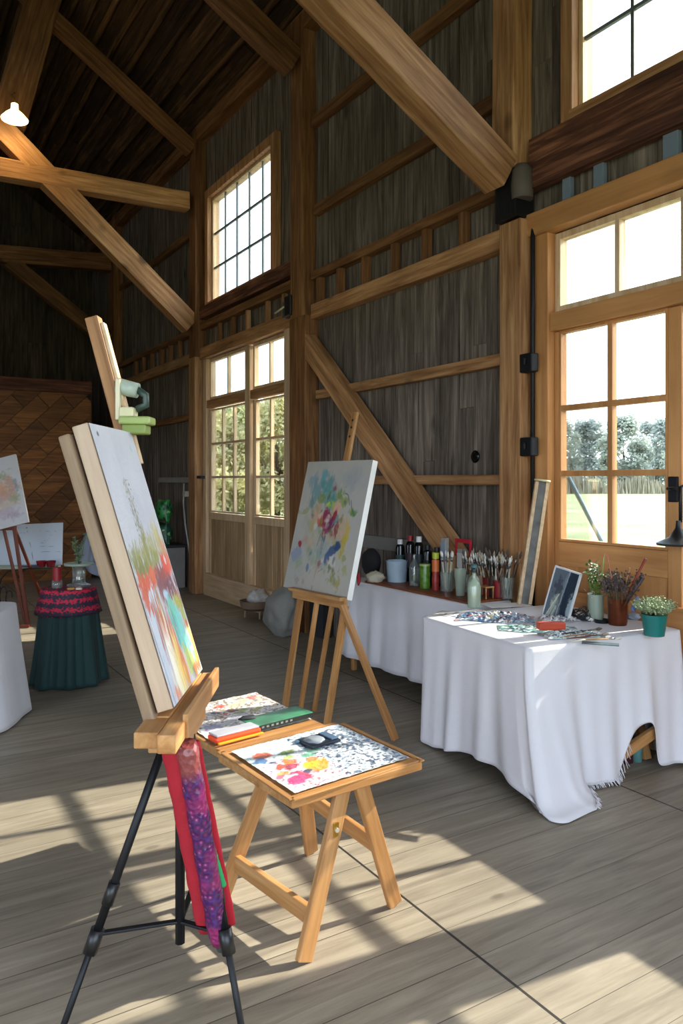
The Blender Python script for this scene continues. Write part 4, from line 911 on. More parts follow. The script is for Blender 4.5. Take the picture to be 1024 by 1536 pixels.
# ================================================================ draped cloths
def drape(name, corners, ztop, hem, mat, parent=None, r=.03, flare=.04, amp=.02, freq=14, seed=1, rows=22, extra=None, step=.012, top_z=None, **kw):
    rd = random.Random(seed); n = len(corners); pts = []; C_ = [Vector((c[0], c[1], 0)) for c in corners]; s = 0
    for i in range(n):
        a, b, c = C_[i-1], C_[i], C_[(i+1) % n]; d0 = (b-a).normalized(); d1 = (c-b).normalized(); n0 = Vector((d0.y, -d0.x, 0)); n1 = Vector((d1.y, -d1.x, 0))
        cen = b-n0*r-n1*r; a0 = math.atan2(n0.y, n0.x); a1_ = math.atan2(n1.y, n1.x)
        while a1_ < a0: a1_ += 2*math.pi
        K = max(4, int((a1_-a0)*r/step)+6)
        for k in range(K+1):
            t = a0+(a1_-a0)*k/K; nn = Vector((math.cos(t), math.sin(t), 0)); pts.append((cen+nn*r, nn, 1.0))
        e = c-d1*r-n0*0; st = b+d1*r
        Ls = (e-st).length; K = max(2, int(Ls/step))
        for k in range(1, K): pts.append((st.lerp(e, k/K), n1, 0.0))
    ph = [rd.uniform(0, 6.28) for _ in range(6)]
    S = []; s = 0
    for i in range(len(pts)):
        if i: s += max((pts[i][0]-pts[i-1][0]).length, step*.6 if pts[i][2] else 0)
        S.append(s)
    tot = S[-1]
    def wave(s):
        w = math.sin(s*freq+ph[0]+1.3*math.sin(s*3.1+ph[1]))+.5*math.sin(s*freq*1.9+ph[2])+.4*math.sin(s*freq*.47+ph[3])
        return w/1.6
    bm = BM(); rings = []
    cenp = sum((p[0] for p in pts), Vector())/len(pts)
    for j in range(-3, rows+1):
        ring = []
        for (p, nn, cor), s in zip(pts, S):
            if j < 0:
                q = p.lerp(cenp, (.02, .3, .7)[-j-1] if True else 0); z = ztop+.0008*mnoise.noise(Vector((q.x*9, q.y*9, seed)))
                ring.append(bm.verts.new((q.x, q.y, z))); continue
            t = j/rows; h = hem(p.x, p.y, s/tot) if callable(hem) else hem
            if t == 0: ring.append(bm.verts.new((p.x, p.y, ztop-.004))); continue
            z = ztop-.004-t*(ztop-.004-h); fade = min(1, s*8, (tot-s)*8)
            o = flare*t**1.1+amp*(t**.75)*wave(s)*(.7+.3*t)
            q = p+nn*o; q.z = z
            if extra: q = extra(q, p, nn, t, s/tot)
            ring.append(bm.verts.new(q))
        rings.append(ring)
    m = len(pts)
    rings[0:3] = [rings[2], rings[1], rings[0]] if False else rings[0:3]
    for i in range(len(rings)-1):
        for k in range(m):
            f = bm.faces.new((rings[i][k], rings[i+1][k], rings[i+1][(k+1) % m], rings[i][(k+1) % m])); f.smooth = True
    f = bm.faces.new(rings[0]); 
    bmesh.ops.recalc_face_normals(bm, faces=bm.faces)
    global HEM; HEM = [v.co.copy() for v in rings[-1]]
    o = put(name, bm, mat, parent, smooth=True, **kw)
    md = o.modifiers.new('s', 'SOLIDIFY'); md.thickness = .002; md.offset = 1
    return o
# ---- white table by the near door
zt = .75; TX0, TX1, TY0, TY1 = 0, 1.09, 0, 1.0
TA = R(-5.6); TC, TS = math.cos(TA), math.sin(TA); TO = (2.79, 2.745)
def T2(a, b, z=0): return V(TO[0]+a*TC-b*TS, TO[1]+a*TS+b*TC, z)
def T2i(x, y): x -= TO[0]; y -= TO[1]; return x*TC+y*TS, -x*TS+y*TC
MT2 = Matrix.Translation((TO[0], TO[1], 0)) @ Matrix.Rotation(TA, 4, 'Z')
wt = thing('trestle_table', T2(.55, .5), 'wooden trestle table hidden under the white cloth by the near door', 'table')
bm = BM(); box(bm, (.03, .03, .715), (1.06, .97, .745)); put('tabletop', bm, M_easel, wt, MT2)
for x in (.15, .95):
    for y0, y1 in ((.12, .32), (.88, .68)): bar('leg', T2(x, y1, .71), T2(x, y0, .012), .05, .03, M_easel, wt)
bar('stretcher', T2(.55, .0, .10), T2(.88, .0, .215), .03, .06, M_easel, wt)
def hemw(x, y, s):
    x, y = T2i(x, y)
    if abs(y) < .05 and x > .25:      # side towards the camera's right
        d = (x-.735)/.125; g = math.exp(-d*d*d*d*1.2); return .025+.26*g*(1+.2*math.sin((x-.75)*9))
    if abs(x) < .06 and y > .1: return .075+.03*math.sin(y*7+5)-.045*min(1, y*.9)
    return .012
def exw(q, p, nn, t, s):
    px_, py_ = T2i(p.x, p.y); d = (px_**2+py_**2)**.5; k = math.exp(-(d/.26)**2)
    dv = Vector((.30, -.62, 0)).normalized() if px_ > .02 else Vector((-.1, -.6, 0)).normalized()
    q = q+dv*(.17*k*t**1.6)
    if k > .3 and t > .93: q = q+dv*(.10*(t-.93)/.07*k); q.z = max(.006, q.z-.02*k)
    return q
ctl = drape('tablecloth', [tuple(T2(a, b)[:2]) for a, b in ((0, 0), (1.09, 0), (1.09, 1.0), (0, 1.0))], .757, hemw, M_white, flare=.035, amp=.026, freq=23, seed=4, rows=34, extra=exw, label='white cloth reaching the floor on the square table by the near door', cat='tablecloth')
rd = random.Random(8)
bm = BM()
for q in HEM:
    a, b_ = T2i(q.x, q.y)
    if b_ < .03 and .22 < a < .66:
        for k in range(2):
            base = q+V(rd.uniform(-.004, .004), rd.uniform(-.004, .004), .012); L_ = rd.uniform(.05, .075)
            tip = V(base.x+rd.uniform(-.01, .01)+L_*.25, base.y-rd.uniform(.0, .02), max(.004, base.z-L_)); 
            tube(bm, [base, base.lerp(tip, .5)+V(rd.uniform(-.005, .005), rd.uniform(-.005, .005), 0), tip], [.002, .0018, .001], 4, cap=False)
put('fringe', bm, M_white, ctl, kind='stuff')
boxpart_ = lambda *a, **k: boxpart(*a, **k)
bm = BM(); box(bm, (.62, .42, 0), (.94, .62, .36)); put('cardboard_box', bm, M('b09c7c', .8), None, MT2.copy(), label='beige cardboard box under the white table', cat='box', bevel=.004)
bm = BM(); blob(bm, (.50, .26, .13), .125, 7, .2, 1.2, 3, (1.0, .8, 1.0)); bm.transform(MT2); put('cloth_bag', bm, M('8e1a30', .8), label='dark red bag under the white table behind the cloth gap', cat='bag')
bm = BM(); box(bm, (.79, .12, .0), (.85, .19, .15)); put('door_wedge', bm, M('3a1018', .6), None, MT2.copy(), label='upright dark maroon block standing under the white table', cat='block', bevel=.01)
bm = BM(); lathe(bm, [(.03, 0), (.036, .12), (.033, .125)], T2(.90, .15, 0), 14, cap1=True); put('small_bucket', bm, M('5f8f8a', .6), label='small teal bucket beside the maroon block under the white table', cat='bucket')
# ---- long table along the wall
LX0, LX1, LY0, LY1 = 3.40, 3.80, 3.90, 5.50
lt = thing('long_table', ((LX0+LX1)/2, 4.7, 0), 'long narrow table hidden by the white cloth along the board wall', 'table')
boxpart('tabletop', lt, M_easel, ((LX0+.02, LY0+.02, .715), (LX1-.02, LY1-.02, .745)))
for x in (LX0+.05, LX1-.05):
    for y in (LY0+.1, LY1-.1): bar('leg', (x, y, .715), (x, y, 0), .04, .04, M_easel, lt)
drape('tablecloth', [(LX0, LY0), (LX1, LY0), (LX1, LY1), (LX0, LY1)], .757, .125, M_white, flare=.03, amp=.022, freq=19, seed=9, rows=16, r=.02, label='white cloth along the wall table below the bottles and brushes', cat='tablecloth')
bm = BM(); box(bm, (3.425, 3.92, .758), (3.79, 5.2, .775)); wb = put('serving_board', bm, wood('red_board', '5c2f1c', '7d4529', '99603c', 'Y', .5, .2), label='long reddish wooden board under the bottles on the wall table', cat='board', bevel=.003)
bm = BM(); box(bm, (3.957, 1.9, .55), (3.983, 3.68, .86)); put('bench_back', bm, M_framex, label='plain tan bench rail between the white table and the door', cat='bench', bevel=.004)
# ================================================================ things on the wall table
def B(px, py, z=.776):
    p = PZ(px, py, z)
    if p.x > 3.745: p = PX(px, 800, 3.745); p.z = z
    return p
def BX(px, X, z=.776): p = PX(px, 800, X); p.z = z; return p
def scale_at(p): return F/(p.x*SA+p.y*CA)
def vessel(name, p, prof, mat, label, cat, group=None, part='body', extra=(), n=20):
    """lathe vessel as a thing with parts; prof in metres"""
    t = thing(name, p, label, cat, group); bm = BM(); lathe(bm, prof, p, n, cap0=True); put(part, bm, mat, t, smooth=2)
    for nm, pr, mt in extra:
        bm = BM(); lathe(bm, pr, p, n, cap0=True, cap1=True); put(nm, bm, mt, t, smooth=2)
    return t
M_dark_bot = plain('dark_bottle', '0c0f11', .15)
M_capw = M('e6e4e2', .4); M_capr = M('9c1c26', .4)
for k, (px, py, h, r, cap, lb) in enumerate(((600, 868, .33, .038, M_capw, 'black bottle with a white cap, first in the row nearest the tulip canvas'), (615, 864, .37, .036, M_capr, 'tall black bottle with a red cap behind the blue tub'), (628, 860, .37, .036, M_capw, 'tall black bottle with a white cap, behind the clear glass bottle'), (641, 859, .31, .036, M_black, 'black bottle with a black cap behind the green jar'), (655, 860, .30, .036, M_black, 'last black bottle, in front of the upright boxes'))):
    p = BX(px, 3.735); vessel('paint_bottle', p, [(r, 0), (r, h*.78), (r*.9, h*.84), (r*.45, h*.88), (r*.42, h*.9)], M_dark_bot, lb, 'bottle', 'black bottles on the wall table', extra=(('cap', [(r*.6, h*.88), (r*.62, h)], cap), ('label_band', [(r*1.01, h*.3), (r*1.01, h*.62)], M(('2c4a48', '3a2430', '2a3038', '202428', '26302c')[k], .5))))
p = B(595, 872); vessel('storage_tub', p, [(.078, 0), (.088, .16), (.09, .17), (.084, .17), (.074, .01)], M('a9bccb', .35), 'pale blue plastic tub on the wall table', 'tub', part='tub_body')
p = B(563, 876, .758)+V(-.0, 0, 0); bm = BM(); blob(bm, p+V(0, 0, .052), .062, 11, .35, 1.6, 3, (1.2, 1, .85)); put('stone_block', bm, M('c6bda6', .85, bump=.4), smooth=True, label='lumpy cream plaster block beside the blue tub', cat='block')
p = BX(556, 3.72, .758); bm = BM(); blob(bm, p+V(0, 0, .12), .125, 5, .12, 1.2, 3, (.5, 1, 1.0)); bg2 = put('backpack', bm, M('1b1a1d', .85), smooth=True, label='dark rounded bag standing at the end of the wall table', cat='bag')
bm = BM(); blob(bm, B(546, 868, .83)+V(-.05, 0, 0), .03, 2, .2, 1.2, 2, (.5, .6, 1.7)); put('red_tag', bm, M('a82236', .6), bg2, smooth=True)
p = B(621, 878); vessel('glass_bottle', p, [(.036, 0), (.038, .13), (.03, .17), (.012, .20), (.012, .24)], M_glass, 'small clear glass bottle in front of the black bottles', 'bottle')
p = B(637, 882); t = vessel('green_jar', p, [(.042, 0), (.044, .16), (.04, .175)], M('5f8a2c', .25, var=.5, scale=30), 'round jar of bright green paint beside the clear bottle', 'jar', part='jar_body', extra=(('jar_rim', [(.043, .17), (.043, .185)], M('98b060', .4)),))
p = B(653, 885); vessel('sauce_bottle', p, [(.026, 0), (.028, .09), (.024, .14), (.026, .2), (.02, .24)], M('a02c2a', .25, var=.6, scale=25), 'slim red and orange bottle with a yellow-green cap', 'bottle', extra=(('cap', [(.026, .235), (.027, .28)], M('a9b42c', .4)), ('orange_band', [(.0275, .14), (.0275, .225)], M('c8642a', .4))))
for k, (px, py, w_, h, c, lb) in enumerate(((667, 866, .05, .38, 'a29c98', 'tall grey box standing behind the brushes, first of the upright boxes'), (678, 862, .05, .25, 'a8865e', 'tan box standing between the two grey boxes'), (692, 865, .055, .31, '8c8680', 'second grey box, in front of the red frame'))):
    p = BX(px, 3.745); bm = BM(); box(bm, (p.x-.02, p.y-w_/2, .776), (p.x+.02, p.y+w_/2, .776+h)); t = thing('paper_box', p, lb, 'box'); put('box_body', bm, M(c, .6, var=.2, scale=20), t, bevel=.003)
    bm = BM(); box(bm, (p.x-.022, p.y-w_/2-.001, .776+h*.55), (p.x-.02, p.y+w_/2+.001, .776+h*.9)); put('box_label', bm, M(('8fa0b0', 'c8a878', 'b8b4b0')[k], .6), t)
bm = BM(); y = BX(694, 3.775).y
for a, b_ in (((0, -.09, 0), (.012, -.07, .38)), ((0, .07, 0), (.012, .09, .38)), ((0, -.07, .35), (.012, .07, .38)), ((0, -.07, 0), (.012, .07, .03))): box(bm, (3.774+a[0], y+a[1], .776+a[2]), (3.774+b_[0], y+b_[1], .776+b_[2]))
put('red_stretcher', bm, M('b01c2e', .5), label='bright red picture frame standing against the boxes', cat='frame', bevel=.003)
p = B(670, 886); gl = vessel('glass_tumbler', p, [(.048, 0), (.052, .14), (.05, .14), (.045, .01)], M_glass, 'clear tumbler holding white-tipped tools beside the slim red bottle', 'glass', part='tumbler_body')
p = B(690, 893); gl2 = vessel('glass_pitcher', p, [(.03, 0), (.034, .05), (.045, .19), (.043, .19), (.03, .02)], M_frost, 'cloudy flared glass vase in front of the brush jars', 'vase', part='vase_body')
# jars crammed with brushes
M_h = [wood('brush_handle', '7d5a34', 'a88458', 'c8a67a', 'Z', .4, 0), M('5a2c1c', .4), M('c9c2b0', .5), M('262422', .4)]
M_ferr = plain('ferrule', 'a8a8a6', .3, .9); M_brist = [M('d8d2c4', .9), M('a8987f', .9), M('ece9e2', .9), M('5c5248', .9)]
def mk_brush(k):
    bm = BM(); h = (.27, .31, .285, .33)[k]
    tube(bm, [(0, 0, 0), (0, 0, h*.3), (0, 0, h*.72)], [.0028, .0045, .003], 6, mi=0)
    tube(bm, [(0, 0, h*.72), (0, 0, h*.84)], [.0042, .005], 6, mi=1); tube(bm, [(0, 0, h*.84), (0, 0, h*.92), (0, 0, h)], [.0055, .009, .0025], 6, mi=2)
    return bm, [M_h[k], M_ferr, M_brist[k]]
protos = []
def brush_at(p, tilt, az, k, label, group):
    Mx = Matrix.Translation(p) @ Matrix.Rotation(az, 4, 'Z') @ Matrix.Rotation(tilt, 4, 'Y')
    if len(protos) <= k or protos[k] is None:
        bm, ms = mk_brush(k); o = put('paintbrush', bm, ms, None, Mx, label=label, cat='paintbrush', group=group)
        while len(protos) <= k: protos.append(None)
        protos[k] = o; return o
    o = protos[k].copy(); COL.objects.link(o); o.matrix_basis = Mx; WM[o.name] = Mx; o['label'] = label; o['group'] = group; return o
rd = random.Random(12)
jars = [(704, 880, .05, .13, M_glass, 'glass jar crowded with pale brushes, next to the cloudy vase', 11), (722, 877, .05, .14, M('7c5a40', .4), 'brown jar of brushes behind the pale green bottle', 10), (733, 888, .045, .13, M('7a1c20', .3), 'dark red jar of brushes in the crowd on the board', 9), (749, 884, .045, .12, M('9c2c34', .35), 'brighter red jar of brushes beside the amber bottle', 8), (760, 874, .05, .15, M_glass, 'glass jar of brushes nearest the leaning stretcher', 10), (716, 889, .035, .10, M('c0bab0', .4), 'small pale cup of brushes at the board edge', 6), (742, 872, .045, .15, M('4a3c34', .4), 'dark brown jar of brushes at the back of the board', 9)]
for px, py, r, h, mt, lb, n in jars:
    p = B(px, py)
    t = vessel('brush_jar', p, [(r*.9, 0), (r, h), (r*.95, h), (r*.85, .01)], mt, lb, 'jar', 'jars of brushes on the wall table', part='jar_body')
    what = lb.split(',')[0].replace(' crowded with pale brushes', '').replace(' of brushes', '').split(' next')[0].split(' behind')[0].split(' beside')[0].split(' nearest')[0].split(' in the')[0].split(' at the')[0]
    for i in range(n):
        a = 6.28*i/n+rd.uniform(-.2, .2); rr = r*rd.uniform(.15, .62)
        brush_at(p+V(math.cos(a)*rr*.4, math.sin(a)*rr*.4, .012), rd.uniform(.05, .36), a, (0, 2, 2, 0, 1, 3)[rd.randrange(6)], 'paintbrush standing bristles up in the '+{704: 'glass jar next to the cloudy vase', 722: 'brown jar behind the pale green bottle', 733: 'dark red jar on the board', 749: 'brighter red jar by the amber bottle', 760: 'glass jar nearest the leaning stretcher', 716: 'small pale cup at the board edge', 742: 'dark brown jar at the back'}[px], 'brushes in the jar at %s' % {704: 'the vase', 722: 'the green bottle', 733: 'the middle', 749: 'the amber bottle', 760: 'the stretcher', 716: 'the edge', 742: 'the back'}[px])
for i in range(6):
    a = i*1.05; pt = B(670, 886); brush_at(pt+V(math.cos(a)*.014, math.sin(a)*.014, .012), .12, a, 2, 'white-tipped brush standing in the clear tumbler', 'white-tipped brushes in the tumbler')
# small wooden stool-like stand
t = thing('wooden_stand', B(730, 897), 'small pale wooden stand on the board in front of the red jars', 'stand'); p = B(730, 897)
boxpart('stand_top', t, M_easel, ((p.x-.05, p.y-.045, .85), (p.x+.03, p.y+.045, .862)))
for a, b_ in ((-.045, -.04), (.02, -.04), (-.045, .035), (.02, .035)): boxpart('leg', t, M_easel, ((p.x+a, p.y+b_, .776), (p.x+a+.01, p.y+b_+.01, .85)))
# long stretcher leaning on the post
t = thing('leaning_stretcher', PZ(783, 907, .776), 'long narrow canvas stretcher leaning upright beside the timber post', 'stretcher')
p0, p1 = PZ(786, 906, .778), PD(813, 722, 5.02); d_ = (p1-p0).normalized(); sd = CW(1, 0).normalized(); bk = d_.cross(sd)
for o, w_, mt, nm in ((-.036, .022, M_case, 'side_rail'), (.036, .022, M_case, 'side_rail'), (0, .05, M('6b6a66', .6, var=.5, scale=12), 'canvas_strip')):
    bar(nm, p0+sd*o, p1+sd*o, w_ if nm != 'x' else .02, .03 if nm != 'canvas_strip' else .012, mt, t, up=tuple(bk), bevel=.002)
bm = BM(); tube(bm, [p1, p1+d_*.012], .052, 16); put('end_cap', bm, M('d2c49c', .6), t)
# ================================================================ things on the white table
def W(px, py, z=.759): return PZ(px, py, z)
p = W(711, 911); t = vessel('green_bottle', p, [(.042, 0), (.044, .13), (.036, .165), (.014, .19), (.013, .225), (.016, .23)], M_greeng, 'pale green glass bottle on the corner of the white table', 'bottle')
bm = BM(); lathe(bm, [(.014, .225), (.016, .25), (.01, .26)], p, 12, cap1=True); put('stopper', bm, M('2f3a3c', .5), t)
p = W(752, 909, .776); p.y = max(p.y, 3.95); t = vessel('amber_bottle', p, [(.042, 0), (.043, .12), (.034, .155), (.013, .175), (.012, .22)], M_frost, 'cloudy bottle half full of amber liquid on the board end', 'bottle')
bm = BM(); lathe(bm, [(.0435, .002), (.0443, .065)], p, 20, cap1=True); put('liquid', bm, M('c98a2c', .3), t)
bm = BM(); lathe(bm, [(.02, .215), (.026, .235), (.008, .25)], p, 12, cap1=True); put('cap', bm, M('4e7478', .5), t)
# sheets, rags and palette clutter
def paper(px, py, L_, W_, rot, mat, label, cat='paper', z=.7585, th=.0015, name='paper_sheet'):
    p = W(px, py, z); bm = BM(); n = 12; Mx = Matrix.Translation(p) @ Matrix.Rotation(rot, 4, 'Z')
    g = [[bm.verts.new((L_*(i/n-.5), W_*(j/n-.5), .002+.004*abs(mnoise.noise(Vector((i*.3+px, j*.3, py)))))) for i in range(n+1)] for j in range(n+1)]
    for j in range(n):
        for i in range(n): bm.faces.new((g[j][i], g[j][i+1], g[j+1][i+1], g[j+1][i])).smooth = True
    o = put(name, bm, mat, None, Mx, label=label, cat=cat); md = o.modifiers.new('s', 'SOLIDIFY'); md.thickness = th; return o
paper(705, 921, .32, .2, .1, M_paper, 'white paper sheet at the corner by the pale green bottle')
paper(760, 908, .3, .16, -.3, M_paper, 'bright white sheet lying behind the paint-smeared rag')
paper(668, 921, .18, .12, .5, M('b9b4ae', .7), 'grey paper strip at the edge of the white table')
def clutter(px, py, L_, W_, H, rot, cols, base, seed, name, label, cat, zb=.760):
    P = Paint(90, 60, base, seed); P.speck(0, 0, 1, 1, '1f2b44', 22, 30, .52); P.speck(0, 0, 1, 1, 'e8e8e6', 26, 34, .60)
    for i in range(34):
        P.dab(rng.random(), rng.random(), .02+.05*rng.random(), .02+.06*rng.random(), cols[i % len(cols)], .9, rng.random()*3, .8, .4, (14, 14))
    for i in range(30):
        u, v = rng.random(), rng.random(); a = rng.random()*6; P.line(u, v, u+.12*math.cos(a), v+.12*math.sin(a), .009, ['f2f2f0', '1c2436', '3a5a74'][i % 3], .8, .05)
    p = W(px, py, zb); Mx = Matrix.Translation(p) @ Matrix.Rotation(rot, 4, 'Z')
    def f(u, v):
        e = (1-(2*u-1)**4)*(1-(2*v-1)**4); w_ = .12*mnoise.noise(Vector((u*4, v*4, seed)))
        x = L_*(u-.5)*(1+w_); y = W_*(v-.5)*(1-w_*1.5+.15*math.sin(u*9+seed))
        z = .002+H*e*(.55+.9*abs(mnoise.fractal(Vector((u*9, v*6, seed)), 1, 2, 3))); return Mx @ V(x, y, z)
    return P.put(name, f, M_sheetp, None, label=label, cat=cat)
clutter(742, 928, .46, .27, .034, -.75, ['3a6ea0', 'c86a3c', 'd8c8a0', '8a3a3a', '4f8a9a', 'd8a0a0', '2a3c60'], '7a8ca0', 3, 'paint_rag', 'crumpled blue and orange paint-smeared cloth, biggest pile on the white table', 'rag')
clutter(806, 944, .44, .20, .014, -.72, ['3f7a70', '2f5a60', 'b8c8c0', '1f3a44'], '5a8a84', 5, 'palette_sheet', 'teal-smeared sheet near the front corner of the white table', 'sheet')
clutter(858, 953, .34, .15, .018, -.35, ['9ac0bc', '44606a', 'e8e4e0', 'a87a5a'], 'b0c4c4', 7, 'palette_sheet', 'pale teal crumpled sheet under the lying brushes', 'sheet', zb=.761)
clutter(838, 930, .26, .10, .022, -.5, ['e8e0d8', 'b85a3a', '60646c', 'd0b090'], 'cfcac4', 9, 'paper_scraps', 'crumpled white paper scraps behind the red block', 'paper', zb=.763)
p = W(826, 944, .785); Mx = loc_frame(p, CW(1, .12)); bm = BM(); box(bm, (-.075, -.03, 0), (.075, .03, .04)); put('red_block', bm, M('b8401f', .6, var=.2), None, Mx, label='brick-red oblong block on the crumpled sheets', cat='block', bevel=.008)
p = W(900, 966, .760); Mx = loc_frame(p, CW(1, -.35)); bm = BM(); box(bm, (-.09, -.03, 0), (.09, .03, .004)); put('dark_sheet', bm, M('3c5560', .6, var=.5, scale=40), None, Mx, label='dark slate-blue strip lying nearest the front edge of the white table', cat='sheet')
for i, (x0_, y0_, x1_, y1_) in enumerate(((846, 955, 922, 944), (850, 958, 934, 948), (858, 962, 938, 952), (842, 951, 915, 941), (864, 960, 940, 957))):
    a, b_ = W(x0_, y0_, .782), W(x1_, y1_, .775); Mx, Lg = frame(a, b_, (0, 0, 1)); Mx = Mx @ Matrix.Rotation(R(90), 4, 'Y'); o = protos[i % 4]
    c = o.copy(); COL.objects.link(c); c.matrix_basis = Mx; WM[c.name] = Mx; c['label'] = 'brush lying flat with the others at the front of the white table'; c['group'] = 'brushes lying on the white table'
# picture
fa, fb = W(811, 923), W(850, 932); ux = (fb-fa); Wd = ux.length*1.02; ux.normalize(); bkv = V(-ux.y, ux.x, 0); bkv = bkv if bkv.dot(fwd) > 0 else -bkv
upv = (V(0, 0, 1)*.97+bkv*.24).normalized(); upv = (upv-ux*upv.dot(ux)).normalized()
tp_ = thing('framed_picture', fa.lerp(fb, .5), 'framed grey and navy picture standing tilted on the white table', 'picture'); nn_ = ux.cross(upv)
Mx = Matrix((ux, upv, nn_)).transposed().to_4x4(); Mx.translation = fa; Hp = .325
# sideways skew in the photo: the frame is turned, so it leans a little to the side as well
Mx = Mx @ Matrix.Rotation(R(-7), 4, 'Z')
bm = BM(); 
for lo, hi in (((0, 0, -.014), (.012, Hp, 0)), ((Wd-.012, 0, -.014), (Wd, Hp, 0)), ((0, 0, -.014), (Wd, .012, 0)), ((0, Hp-.012, -.014), (Wd, Hp, 0))): box(bm, lo, hi)
put('picture_frame', bm, M('d4d6d6', .4), tp_, Mx, bevel=.002)
P = Paint(60, 110, '5c6770', 55)
P.dab(.8, .5, .22, .9, '222f3f', 1, -.05, .2, .15); P.dab(.98, .2, .14, .4, 'a3b4b8', .9, .2, .4, .4); P.dab(.3, .2, .18, .35, 'b8bfae', .8, -.3, .5, .5); P.dab(.32, .65, .2, .2, '3a3f4a', .8, 0, .9, .4); P.line(.5, 0, .62, 1, .02, 'b4bcc0', .8); P.line(.1, 0, .42, .5, .02, 'd8dcc8', .8); P.line(.25, 0, .48, .5, .02, '4c5240', .8); P.dab(.55, .75, .08, .2, '7a8890', .7)
Mg = Mx.copy(); P.put('picture_print', lambda u, v: Mg @ V(.01+u*(Wd-.02), .01+v*(Hp-.02), -.003), colattr('print', .35, 0), tp_)
bm = BM(); box(bm, (.004, .004, -.012), (Wd-.004, Hp-.004, -.006)); put('backing', bm, M('5a4a3a', .8), tp_, Mx)
pb_ = Mx @ V(Wd*.5, Hp*.7, -.014); bar('prop_leg', pb_, V(pb_.x+bkv.x*.07, pb_.y+bkv.y*.07, .760), .03, .004, M('3a3430', .8), tp_)
# wire tangle
p = W(872, 931); t = thing('wire_coil', p, 'tangled black wire coil beside the framed picture', 'wire'); rd = random.Random(3); bm = BM()
for q in range(9):
    pts = []; c_ = p+V(rd.uniform(-.02, .02), rd.uniform(-.02, .02), .04); a0 = rd.random()*6; tl = rd.uniform(-.6, .6)
    for i in range(25):
        a = a0+i*.26; rr = .045+.012*math.sin(a*3+q); pts.append(c_+V(math.cos(a)*rr, math.sin(a)*rr*.8, max(-.035, math.sin(a+q)*rr*.6+tl*.01)))
    tube(bm, pts, .0022, 5, cap=False)
put('wire_loops', bm, M_black, t); bm = BM(); blob(bm, p+V(0, 0, .02), .032, 6, .3, 1.5, 2, (1.3, 1, .55)); put('wire_core', bm, M('2f3038', .5), t, smooth=True)
p = W(902, 934); vessel('ink_dish', p, [(.04, 0), (.045, .018), (.04, .022), (.03, .008)], M('1c1a1c', .3), 'small black dish between wire coil and copper mug', 'dish', part='dish_body')
p = W(885, 932); bm = BM(); blob(bm, p+V(0, .0, .016), .024, 8, .4, 2, 2, (1.3, 1, .6)); put('paper_ball', bm, M('e2ddd4', .8), smooth=True, label='crumpled white paper ball by the black dish', cat='paper')
# glass of leaves
def foliage(bm, c, n, spread, h, size, rd, mi=0):
    for i in range(n):
        a = rd.uniform(0, 6.28); rr = spread*rd.random()**.5; z = h*rd.random(); q = Vector(c)+V(math.cos(a)*rr*(.4+.6*z/h), math.sin(a)*rr*(.4+.6*z/h), z)
        d = Vector((rd.gauss(0, 1), rd.gauss(0, 1), rd.gauss(.3, .7))).normalized(); s = d.orthogonal().normalized(); l = size*rd.uniform(.6, 1.3)
        f = bm.faces.new([bm.verts.new(q), bm.verts.new(q+d*l*.5+s*l*.3), bm.verts.new(q+d*l), bm.verts.new(q+d*l*.5-s*l*.3)]); f.material_index = mi
rd = random.Random(77)
p = W(893, 931); t = vessel('glass_jar', p, [(.047, 0), (.048, .16), (.046, .16), (.043, .01)], M_frost, 'clear square-shouldered glass holding fresh green leafy stems', 'jar', part='jar_body')
bm = BM(); 
for i in range(9): a = i*.7; tube(bm, [p+V(math.cos(a)*.01, math.sin(a)*.01, .02), p+V(math.cos(a)*.03, math.sin(a)*.03, .16), p+V(math.cos(a)*.05, math.sin(a)*.05, .24+.02*i)], .0018, 5)
put('stems', bm, M('5f7a34', .6), t)
for (cx, cy, cz), nL, c, nm in (((.0, 0, .15), 90, '5f8a2e', 'leaves'), ((-.01, .01, .22), 90, '3f6a30', 'dark_leaves'), ((-.03, .0, .15), 14, 'dfe2d6', 'blossoms')):
    bm = BM(); foliage(bm, p+V(cx, cy, cz), nL, .05, .13 if nm != 'blossoms' else .03, .028, rd); put(nm, bm, M(c, .6, var=.3), t)
# copper mug with dried flowers and brushes
p = W(926, 937); M_cop = plain('copper', '7e422a', .28, .75, var=.35, scale=12)
t = vessel('copper_mug', p, [(.05, 0), (.054, .02), (.058, .15), (.06, .155), (.056, .155), (.05, .01)], M_cop, 'worn copper mug packed with dried flowers', 'mug', part='mug_body', n=28)
t2 = thing('dried_flowers', p+V(0, 0, .03), 'bunch of dried lavender-brown flowers in the copper mug', 'flowers'); bm = BM(); heads = BM(); rdx = random.Random(4)
for i in range(60):
    a = rdx.uniform(0, 6.28); ti = rdx.uniform(.1, .55); L_ = rdx.uniform(.20, .29); d = V(math.cos(a)*math.sin(ti), math.sin(a)*math.sin(ti), math.cos(ti)); b0 = p+V(math.cos(a)*.012, math.sin(a)*.012, .04)
    tube(bm, [b0, b0+d*L_*.6+V(0, 0, .01), b0+d*L_], .0013, 4, cap=False)
    for q in range(9): c_ = b0+d*L_*(.72+.28*q/8)+Vector((rdx.gauss(0, .006), rdx.gauss(0, .006), rdx.gauss(0, .006))); bmesh.ops.create_icosphere(heads, subdivisions=1, radius=rdx.uniform(.004, .0085), matrix=Matrix.Translation(c_))
put('stems', bm, M('6a5c40', .8), t2); put('flower_heads', heads, M('5a4a48', .85, var=.6, scale=30), t2)
bm = BM(); foliage(bm, p+V(-.02, .02, .18), 110, .07, .13, .016, rdx); put('grey_leaves', bm, M('8d9468', .8, var=.3), t2)
